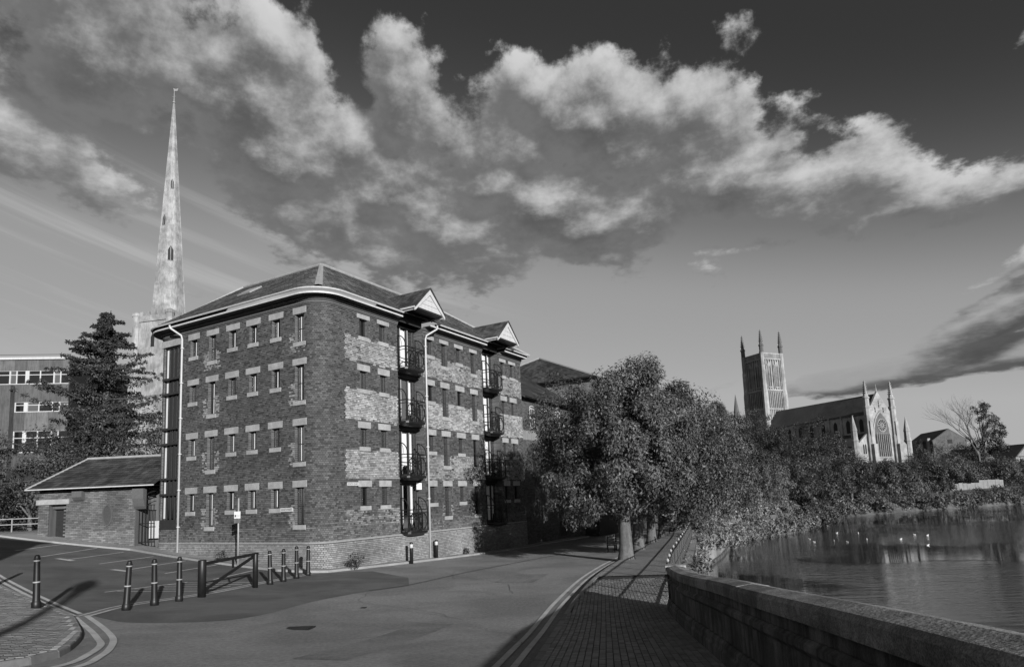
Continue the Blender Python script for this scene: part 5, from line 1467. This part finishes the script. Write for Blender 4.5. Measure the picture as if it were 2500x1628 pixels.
# pale bank wall by the far water
bk = empty('bank_wall', (88, 146, EYE - 5), R(18), 'pale stone retaining wall on the far bank above the reeds', 'wall')
for k in range(22):
    mb = MB(); hgt = 3.6 + .6 * (k > 8) + .5 * (k > 15) + rnd.uniform(-.15, .15); mb.box(k * 1.3 + .02, k * 1.3 + 1.28, 0 + rnd.uniform(0, .06), .7, 0, hgt); mb.build('stone_panel', M['render'], bk)

# ------------------------------------------------------------------ vegetation
def leaf_mesh(name, clumps, per, size, tone, var=.35, droop=.5, spread=1.0, flat=1.0):
    """leaf-shaped faces scattered through clumps (x, y, z, r); returns a mesh"""
    C = np.asarray(clumps, float); n = len(C) * per
    idx = np.repeat(np.arange(len(C)), per)
    g = rng.normal(size=(n, 3)); g /= np.linalg.norm(g, axis=1, keepdims=True) + 1e-9
    g *= (rng.random(n) ** .4)[:, None] * spread
    g[:, 2] *= flat
    P = C[idx, :3] + g * C[idx, 3:4]
    L = size * rng.uniform(.5, 1.35, n); Wd = L * rng.uniform(.34, .5, n)
    # leaf blades face out of their clump, so each clump has a lit and a shaded side
    ctr = C[:, :3].mean(0); oc = C[idx, :3] - ctr; oc /= np.linalg.norm(oc, axis=1, keepdims=True) + 1e-9
    N = g * .9 + oc * .5 + rng.normal(size=(n, 3)) * .42; N[:, 2] += .25
    N /= np.linalg.norm(N, axis=1, keepdims=True) + 1e-9
    d = rng.normal(size=(n, 3)); d[:, 2] -= droop * 1.6; d += g * .4
    d -= N * (d * N).sum(1, keepdims=True); d /= np.linalg.norm(d, axis=1, keepdims=True) + 1e-9
    s = np.cross(d, N)
    V = np.empty((n, 4, 3))
    V[:, 0] = P; V[:, 1] = P + d * (L * .45)[:, None] + s * (Wd / 2)[:, None]; V[:, 2] = P + d * L[:, None]; V[:, 3] = P + d * (L * .45)[:, None] - s * (Wd / 2)[:, None]
    ct = rng.uniform(1 - var, 1 + var, len(C))
    T = tone * ct[idx] * rng.uniform(1 - var, 1 + var, n)
    me = bpy.data.meshes.new(name)
    me.vertices.add(n * 4); me.loops.add(n * 4); me.polygons.add(n)
    me.vertices.foreach_set('co', V.ravel().astype('f'))
    me.loops.foreach_set('vertex_index', np.arange(n * 4, dtype='i'))
    me.polygons.foreach_set('loop_start', np.arange(0, n * 4, 4, dtype='i'))
    me.polygons.foreach_set('loop_total', np.full(n, 4, 'i'))
    at = me.attributes.new('tone', 'FLOAT', 'POINT'); at.data.foreach_set('value', np.repeat(T, 4).astype('f'))
    me.update(calc_edges=True)
    return me
def lobe_clumps(lobes, n, rc, inner=.25, rough=.18):
    """clump centres over the surface of overlapping ellipsoids (cx, cy, cz, rx, ry, rz)"""
    out = []; vol = np.array([l[3] * l[5] for l in lobes]); vol = vol / vol.sum()
    for l, v in zip(lobes, vol):
        k = max(4, int(n * v)); d = rng.normal(size=(k, 3)); d /= np.linalg.norm(d, axis=1, keepdims=True)
        rad = np.where(rng.random(k) < inner, rng.uniform(.3, .75, k), rng.uniform(.82, 1.04, k))
        rad *= 1 + rough * np.array([mnoise.noise(Vector((q[0] * 2.2 + l[0], q[1] * 2.2 + l[1], q[2] * 2.2 + l[2]))) for q in d])
        p = np.array(l[:3]) + d * rad[:, None] * np.array(l[3:6])
        out.append(np.column_stack([p, rng.uniform(.7, 1.3, k) * rc]))
    return np.vstack(out)
def trunk_pts(h, lean=.02, n=6, seed=0):
    r_ = random.Random(seed); x = y = 0.; P = []
    for i in range(n + 1):
        P.append((x, y, h * i / n)); x += r_.uniform(-1, 1) * lean * h / n * 3; y += r_.uniform(-1, 1) * lean * h / n * 3
    return P
def tree(name, base, th, tr, lobes, nclump, per, size, tone, label, group=None, rc=.55, m='leaf', limbs=7, droop=.5, cat='tree', inner=.25, var=.35, rough=.2):
    x, y = base[:2]; z = gz(x, y) if len(base) == 2 else base[2]
    root = empty(name, (x, y, z), 0, label, cat, group)
    lb = [(l[0] - x, l[1] - y, l[2] - z, *l[3:]) for l in lobes]
    P = trunk_pts(th, .015, 6, int(x * 7 + y)); mb = MB()
    rad = [tr * (1.45 - .45 * min(1, i / 1.2)) * (1 - .3 * i / 6) for i in range(7)]
    P[0] = (P[0][0], P[0][1], -.15); mb.tube(P, rad, 12)
    top = Vector(P[-1]); r_ = random.Random(int(x * 3))
    for k in range(limbs):
        l = lb[k % len(lb)]; tgt = Vector(l[:3]) + Vector((r_.uniform(-.6, .6) * l[3], r_.uniform(-.6, .6) * l[4], r_.uniform(-.2, .6) * l[5]))
        mid = top.lerp(tgt, .5) + Vector((0, 0, .12 * (tgt - top).length)); st = Vector(P[-2]).lerp(top, r_.random())
        mb.tube([st, st.lerp(mid, .5) + Vector((0, 0, .05)), mid, tgt], [tr * .5, tr * .38, tr * .25, tr * .06], 7)
    mb.build('trunk', M['bark'], root, True)
    me = leaf_mesh('crown', lobe_clumps(lb, nclump, rc, inner, rough), per, size, tone, var, droop)
    link('crown', me, M[m], root)
    return root
E3 = EYE
ORD = 'first second third fourth fifth sixth seventh eighth ninth tenth eleventh twelfth thirteenth fourteenth fifteenth sixteenth seventeenth eighteenth nineteenth twentieth'.split()
def ordinal(n):
    if n <= 20: return ORD[n - 1]
    t, u = divmod(n, 10); T_ = {2: 'twenty', 3: 'thirty', 4: 'forty', 5: 'fifty', 6: 'sixty'}[t]
    return T_ + '-' + ORD[u - 1] if u else {30: 'thirtieth', 40: 'fortieth', 50: 'fiftieth', 60: 'sixtieth'}[n]
# row of trees between road and path
tree('street_tree', (4.98, 30.44), 2.3, .34, [(4.9, 30.9, 2.6 + E3, 3.6, 3.4, 3.5), (2.9, 30.4, .9 + E3, 1.8, 2.1, 1.9), (3.2, 31.4, 3.2 + E3, 2.2, 2.4, 2.2), (7.2, 31.5, 1.2 + E3, 2.4, 2.4, 2.6), (5.2, 29.4, 1.0 + E3, 2.6, 2.2, 1.7), (5.8, 31.2, 4.6 + E3, 2.2, 2.2, 1.7), (7.8, 30.8, .2 + E3, 2.2, 1.9, 1.4), (3.6, 29.6, .3 + E3, 1.8, 1.7, 1.3)],
     430, 290, .15, .052, 'large rounded broadleaf tree at the kerb, nearest of the row', 'trees along the riverside path', rc=.54, limbs=10, droop=.75, inner=.3, rough=.34)
tree('street_tree', (6.56, 35.91), 2.6, .33, [(7.6, 36.6, 2.6 + E3, 3.8, 3.4, 3.6), (9.8, 36.4, .6 + E3, 2.6, 2.4, 2.2), (8.4, 35.6, .4 + E3, 2.8, 2., 1.5)],
     260, 200, .16, .048, 'broadleaf tree second in the riverside row, behind the nearest', 'trees along the riverside path', rc=.6, droop=.75, inner=.3, rough=.34)
tree('street_tree', (8.43, 41.41), 2.6, .3, [(10.6, 42.0, 2.4 + E3, 4.0, 3.6, 3.6), (12.8, 42.6, .9 + E3, 2.5, 2.6, 2.4), (11.8, 41.2, -.2 + E3, 3.2, 2.2, 1.5)],
     260, 200, .165, .053, 'broadleaf tree third in the riverside row, leaning over the railing', 'trees along the riverside path', rc=.62, droop=.75, inner=.3, rough=.34)
tree('street_tree', (10.2, 46.46), 2.4, .26, [(13.2, 49.5, 1.3 + E3, 3.2, 3.2, 2.7), (15.6, 51, .4 + E3, 2.0, 2.2, 1.8), (10.8, 48, 2.2 + E3, 3.4, 3., 3.)],
     210, 190, .175, .06, 'broadleaf tree farthest in the riverside row, crown over the bank', 'trees along the riverside path', rc=.62, droop=.75, inner=.3, rough=.34)
tree('round_tree', (33.6, 87.), 2.0, .2, [(33.8, 86.5, .9 + E3, 2.6, 2.4, 3.0), (31.6, 86.8, .0 + E3, 2.2, 2.0, 2.4)], 120, 110, .22, .085, 'small rounded pale tree standing alone by the bend of the bank', rc=.6)
# wooded bank below the cathedral
BT = [(75.1, 240, 20.3, 32.0, 3.9), (53.6, 165, 1.4, 19.6, 7.8), (64.6, 175, 1.2, 20.7, 8.3), (65.4, 160, -.1, 16.9, 8.1), (68.7, 150, -1.4, 14.1, 8.0), (69.7, 140, -1.5, 9.4, 5.3), (50.5, 118, -2.4, 6.8, 6.3), (67.5, 132, -2.3, 5.1, 5.8), (81.5, 146, -1.9, 4.6, 4.4), (52.6, 114, -3.2, 2.4, 4.2), (86.4, 146, -2.6, 2.4, 4.4), (37.7, 105, -.5, 6.0, 4.0), (25.1, 90, -1.3, 7.7, 3.6), (45, 150, 0, 14, 7)]
BL_ = ['dark tree top showing high left of the cathedral tower', 'tall tree at the left end of the wooded bank below the spirelets', 'tall broad tree directly below the cathedral tower', 'broad tree below the left end of the nave roof', 'broad tree hiding the middle of the nave', 'round tree just left of the west front',
       'mid-height tree standing forward on the wooded bank', 'low spreading tree below the west front', 'low tree right of the west front base', 'low dark tree at the water bend', 'small tree right of the cathedral near the pale wall', 'pale tree between the path row and the wooded bank', 'tree behind the riverside row crowns', 'tree deep in the wooded bank behind the riverside row']
for (x, y, zb_, zt_, r_), lb in zip(BT, BL_):
    zb_ += E3; zt_ += E3; cz = (zb_ + zt_) / 2 + .1 * (zt_ - zb_); hz2 = (zt_ - zb_) / 2 * .9
    lo = [(x, y, cz, r_ * .85, r_ * .8, hz2)] + [(x + r_ * rnd.uniform(-.6, .6), y - r_ * rnd.uniform(.0, .5), cz + hz2 * rnd.uniform(-.6, .5), r_ * .5, r_ * .45, hz2 * .45) for _ in range(5)]
    tree('bank_tree', (x, y, max(gz(x, y), zb_ - 3) if y < 200 else gz(x, y)), max(2., zb_ + 1.5 - gz(x, y)), .35, lo, 140, 120, .36 if y > 120 else .30, rnd.uniform(.026, .046), lb, 'trees on the wooded bank', rc=1.1, limbs=5, droop=.3, inner=.3, rough=.3)
RT = [(110.3, 172, -1.8, 9.5, 6.7), (121.1, 176, -2.1, 10.1, 8.3), (108.1, 162, -2.8, 4.7, 7.6), (119.2, 160, -3.3, 4.5, 6.4), (130.0, 165, -3.6, 3.5, 7.2), (102.5, 166, -1.6, 5.6, 4.7), (138, 176, -2, 4.2, 6)]
RL_ = ['dense tree right of the cathedral below the stone hall', 'dense tree at the foot of the tall ragged tree', 'broad low tree above the pale bank wall', 'dark tree near the right picture edge above the bank', 'dark tree cut by the right picture edge', 'tree just right of the west front corner', 'dark tree below the timber-gabled house']
for (x, y, zb_, zt_, r_), lb in zip(RT, RL_):
    zb_ += E3; zt_ += E3; cz = (zb_ + zt_) / 2 + .6; hz2 = (zt_ - zb_) / 2
    lo = [(x, y, cz, r_ * .85, r_ * .8, hz2 * .9)] + [(x + r_ * rnd.uniform(-.65, .65), y - r_ * rnd.uniform(.0, .5), cz + hz2 * rnd.uniform(-.5, .55), r_ * .45, r_ * .45, hz2 * .5) for _ in range(5)]
    tree('right_bank_tree', (x, y), 3., .35, lo, 140, 115, .36, rnd.uniform(.036, .055), lb, 'trees right of the cathedral', rc=1.1, limbs=5, droop=.3, inner=.3, rough=.3)
tree('ragged_tree', (122.6, 170), 12., .45, [(123.0, 170, 17.3 + E3, 2.4, 2.2, 3.0), (125.6, 170, 12.2 + E3, 3.4, 2.4, 2.0), (124.6, 169.6, 15.2 + E3, 2.2, 2, 1.6), (123.6, 169.5, 8.5 + E3, 3.6, 2.6, 3.0), (127.6, 170, 13.2 + E3, 1.6, 1.4, .9), (126.4, 170, 8.0 + E3, 2.4, 2, 1.6)],
     130, 70, .42, .03, 'tall ragged dark tree rising above the right bank', rc=.75, limbs=12, m='needle', droop=.2)
def bare_tree(base, height, label):
    x, y = base; root = empty('bare_tree', (x, y, gz(x, y)), 0, label, 'tree'); mb = MB(); tw = MB(); r_ = random.Random(5)
    def grow(p, d, L, r, lev):
        q = p + d * L; mid = p.lerp(q, .5) + Vector((r_.uniform(-1, 1), r_.uniform(-1, 1), r_.uniform(-.3, .6))) * L * .07
        (mb if lev < 2 else tw).tube([p, mid, q], [r, r * .85, r * .65], 5 if lev < 3 else 3, False)
        if lev >= 6: return
        for k in range(3 if lev < 4 else 2):
            nd = (d + Vector((r_.uniform(-.75, .55), r_.uniform(-.5, .5), r_.uniform(-.15, .5)))).normalized(); grow(q if k else mid.lerp(q, .6), nd, L * r_.uniform(.62, .82), r * .55, lev + 1)
    grow(Vector((0, 0, 0)), Vector((-.05, 0, 1)).normalized(), height * .36, .42, 0)
    mb.build('trunk', M['bark'], root); tag(tw.build('twigs', M['bark'], root), kind='stuff')
bare_tree((120.6, 169), 20.5, 'bare twiggy tree beside the tall ragged tree')
# shrubs and reeds along the waterline
def shrub(x, y, r_, h, tone, label, group, size=.28, n=40, per=34, zoff=0.):
    z = gz(x, y) + zoff; root = empty('shrub', (x, y, z), 0, label, 'shrub', group)
    lo = [(0, 0, h * .5, r_ * .8, r_ * .8, h * .5)] + [(r_ * rnd.uniform(-.55, .55), r_ * rnd.uniform(-.55, .55), h * rnd.uniform(.3, .75), r_ * .45, r_ * .45, h * .35) for _ in range(3)]
    me = leaf_mesh('foliage', lobe_clumps(lo, n, .3 * max(1, r_ * .55), .35), per, size, tone, .4, -.35); link('foliage', me, M['leaf'], root)
    mb = MB()
    for k in range(5): a = k * 1.3; mb.tube([(0, 0, -.2), (.25 * r_ * math.cos(a), .25 * r_ * math.sin(a), h * .35), (.5 * r_ * math.cos(a), .5 * r_ * math.sin(a), h * .7)], [.04, .03, .01], 5)
    mb.build('stems', M['bark'], root)
bk_ = smooth_line(BANK[4:18], 6)
i = 8; nsh = 0
while i < len(bk_) - 1:
    p = bk_[i]; a, b = bk_[i - 1], bk_[i + 1]; tx, ty = b[0] - a[0], b[1] - a[1]; L_ = math.hypot(tx, ty); nx, ny = -ty / L_, tx / L_
    far_ = p[1] > 52
    for o_ in ((.5,) if p[1] < 40 else ((.2, .9) if p[1] < 52 else (.1, 2.4))):
        nsh += 1
        shrub(p[0] + nx * (o_ + rnd.uniform(-.2, .3)), p[1] + ny * o_ + rnd.uniform(-.4, .4), rnd.uniform(.6, .9) * (1.7 if far_ else 1.), rnd.uniform(.7, 1.1) * (2.3 if far_ else 1.), rnd.uniform(.08, .13), 'leafy shrub between railing and quay wall, ' + ordinal(nsh) + ' along from the parapet', 'shrubs on the quay edge', .2 if not far_ else .27, 40 if not far_ else 60, 34, -.85 if not far_ else ((WATER - gz(*p) - .1 if p[1] > 60 else -1.3) if o_ < 1 else -.8))
    i += 2
WL = ['dark willow scrub overhanging the water at the bend', 'dark bush standing in the shadow of the bend', 'dark overhanging bush right of the willow scrub']
for k, (x, y, r_, h) in enumerate(((42.6, 95.5, 3.6, 5.2), (47.4, 101.5, 4.2, 6.6), (51.2, 108, 3.6, 5.6))):
    shrub(x - 1, y + 1.0, r_, h, .032, WL[k], 'scrub at the bend', .4, 90, 40, -1.6)
for k in range(8):
    t_ = k / 7; x, y = 37.5 + 16.5 * t_, 84.8 + 26 * t_
    x = np.interp(y, [81, 89.7, 110], [35, 40.5, 53.9]); shrub(float(x) - .3, y, rnd.uniform(1.6, 2.4), rnd.uniform(2.4, 3.4), rnd.uniform(.03, .06), 'waterside shrub at the river bend, ' + ordinal(k + 1) + ' from the left', 'waterside shrubs at the bend', .34, 60, 40, WATER - gz(float(x), y) - .3)
fb = [(55, 113.5), (59.5, 116.8), (64, 120), (68.5, 122.8), (73, 125.4), (77.5, 127.6), (82, 129.8), (86.5, 131.6), (91, 133.8), (95.5, 136), (100, 138.4), (104.5, 140.6), (109, 143), (113.5, 145), (118, 147), (123, 149), (128, 151), (133.5, 153.2), (139, 155.6), (145, 158)]
for k, (x, y) in enumerate(fb):
    shrub(x + .2, y - 1.0, rnd.uniform(3.0, 3.7), rnd.uniform(3.4, 4.6), rnd.uniform(.03, .075), 'low shrub at the far waterline, ' + ordinal(k + 1) + ' from the left in the hedge', 'hedge along the far waterline', .42, 60, 38, WATER - gz(x, y) - .5)
for k in range(10):
    x, y = fb[k + 1]; shrub(x - 4, y + 7 + rnd.uniform(-1, 2), rnd.uniform(2., 3), rnd.uniform(2.4, 3.6), rnd.uniform(.045, .09), 'bush on the far bank slope behind the hedge, ' + ordinal(k + 1) + ' from the left', 'bushes on the far bank slope', .42, 40, 34, -.4)
# small weeds at the foot of the warehouse
for (x, y, r_, h, lb) in ((-7.0, 28.75, .34, .62, 'leafy weed at the foot of the rounded corner on the river front'), (-13.4, 30.0, .22, .4, 'small dark weed at the foot of the left wall'), (-2.9, 36.9, .16, .3, 'tiny weed growing from the river front plinth')):
    root = empty('weed', (x, y, gz(x, y) + .08), 0, lb, 'weed')
    me = leaf_mesh('foliage', lobe_clumps([(0, 0, h * .5, r_, r_, h * .5)], 26, .1, .4), 22, .10, .05, .4, -.2); link('foliage', me, M['leaf'], root)
# big conifer and bushes left
def conifer(base, H, R0, label):
    x, y = base; root = empty('conifer', (x, y, gz(x, y)), 0, label, 'tree'); r_ = random.Random(3); mb = MB()
    mb.tube([(0, 0, -.2), (.1, 0, H * .4), (0, .1, H * .75), (0, 0, H * .99)], [.42, .32, .18, .03], 10); mb.build('trunk', M['bark'], root, True)
    cl = []; br = MB(); nb = 175
    for k in range(nb):
        f = (k + r_.random()) / nb; z = H * (.10 + .89 * f); L = (R0 * (1 - f) ** .8) * r_.choice((.45, .65, .8, .95, 1.1, 1.3)) + .22; a = r_.uniform(0, 6.283)
        sag = r_.uniform(-.05, .34)
        for t in np.linspace(.1, 1, 9):
            wv = .25 * L * math.sin(t * 2.2 + k) * .3
            px, py = math.cos(a) * L * t - math.sin(a) * wv, math.sin(a) * L * t + math.cos(a) * wv
            cl.append((px, py, z + L * (-.10 * t + sag * t * t), (.16 + .34 * (1 - t)) * (.7 + .5 * (1 - f))))
        br.tube([(0, 0, z), (math.cos(a) * L * .5, math.sin(a) * L * .5, z + L * (-.05 + sag * .25)), (math.cos(a) * L, math.sin(a) * L, z + L * (-.10 + sag))], [.06, .035, .01], 4, False)
    tag(br.build('boughs', M['bark'], root), kind='stuff')
    link('crown', leaf_mesh('crown', cl, 46, .21, .03, .4, .25, 1.25, .55), M['needle'], root)
conifer((-32.9, 52.), gz(-32.9, 52) * 0 + 17.6, 7.8, 'tall ragged dark conifer between office block and warehouse')
for (x, y, zc2, rx, rz_, lb) in ((-37.0, 50, 3.0, 5.4, 3.8, 'wide dark bush behind the outbuilding, left of the conifer'), (-30.0, 49, 4.2, 4.8, 3.9, 'dark bush behind the outbuilding roof beside the warehouse'), (-43.5, 54, .6, 4.0, 2.0, 'low dark bush before the office block')):
    tree('bush', (x, y), 1.2, .18, [(x, y, zc2 + E3, rx, 2.6, rz_), (x - rx * .4, y - .8, zc2 - .8 + E3, rx * .5, 2, rz_ * .5), (x + rx * .45, y - .8, zc2 + .3 + E3, rx * .5, 2, rz_ * .55)], 190, 70, .22, .035, lb, 'bushes behind the outbuilding', rc=.62, m='needle', limbs=5, cat='bush')

# ------------------------------------------------------------------ bench and gulls
be = empty('bench', (5.45, 36.6, gz(5.45, 36.6)), R(62), 'dark bench under the riverside trees beside the road', 'bench')
for k in range(4): mb = MB(); mb.box(-.8, .8, -.2 + k * .11, -.11 + k * .11, .43, .46); mb.build('seat_slat', M['stone'], be)
for k in range(3): mb = MB(); mb.box(-.8, .8, .24, .27, .55 + k * .13, .65 + k * .13); mb.build('back_slat', M['stone'], be)
for x in (-.7, .7): mb = MB(); mb.box(x - .03, x + .03, -.2, -.14, 0, .43); mb.box(x - .03, x + .03, .2, .27, 0, .95); mb.box(x - .03, x + .03, -.14, .2, .38, .43); mb.build('leg', M['iron'], be)
gb = MB(); gb.tube([(-.24, 0, .10), (-.12, 0, .09), (.05, 0, .085), (.16, 0, .12), (.2, 0, .2), (.24, 0, .25)], [.015, .07, .10, .08, .05, .045], 8); gb.tube([(.26, 0, .25), (.34, 0, .235)], [.02, .004], 5)
gme = gb.mesh('body', True); gme.materials.append(M['gull'])
wb = MB(); wb.add([(-.02, .09, .15), (-.32, .05, .16), (.1, .06, .14), (-.02, -.09, .15), (-.32, -.05, .16), (.1, -.06, .14), (-.05, 0, .19)], [(0, 1, 6), (0, 6, 2), (3, 6, 4), (3, 5, 6)]); wme = wb.mesh('folded_wings'); wme.materials.append(M['gullgrey'])
for k, (x, y) in enumerate(sorted([(30.4, 68.9), (29.2, 65.2), (36.7, 76.0), (31.4, 65.7), (31.7, 63.7), (38.5, 74.7), (34.8, 66.0), (37.3, 64.5), (41.5, 69.2), (41.9, 67.7), (35.4, 57.3), (42.4, 90.2)], key=lambda q: q[0] / q[1])):
    g0 = empty('gull', (x, y, WATER - .02), rnd.uniform(0, 6.28), 'white gull floating on the dark river, ' + ordinal(k + 1) + ' from the left', 'gull', 'gulls on the river'); g0.scale = (.5, .5, .56)
    link('body', gme, None, g0); link('folded_wings', wme, None, g0)
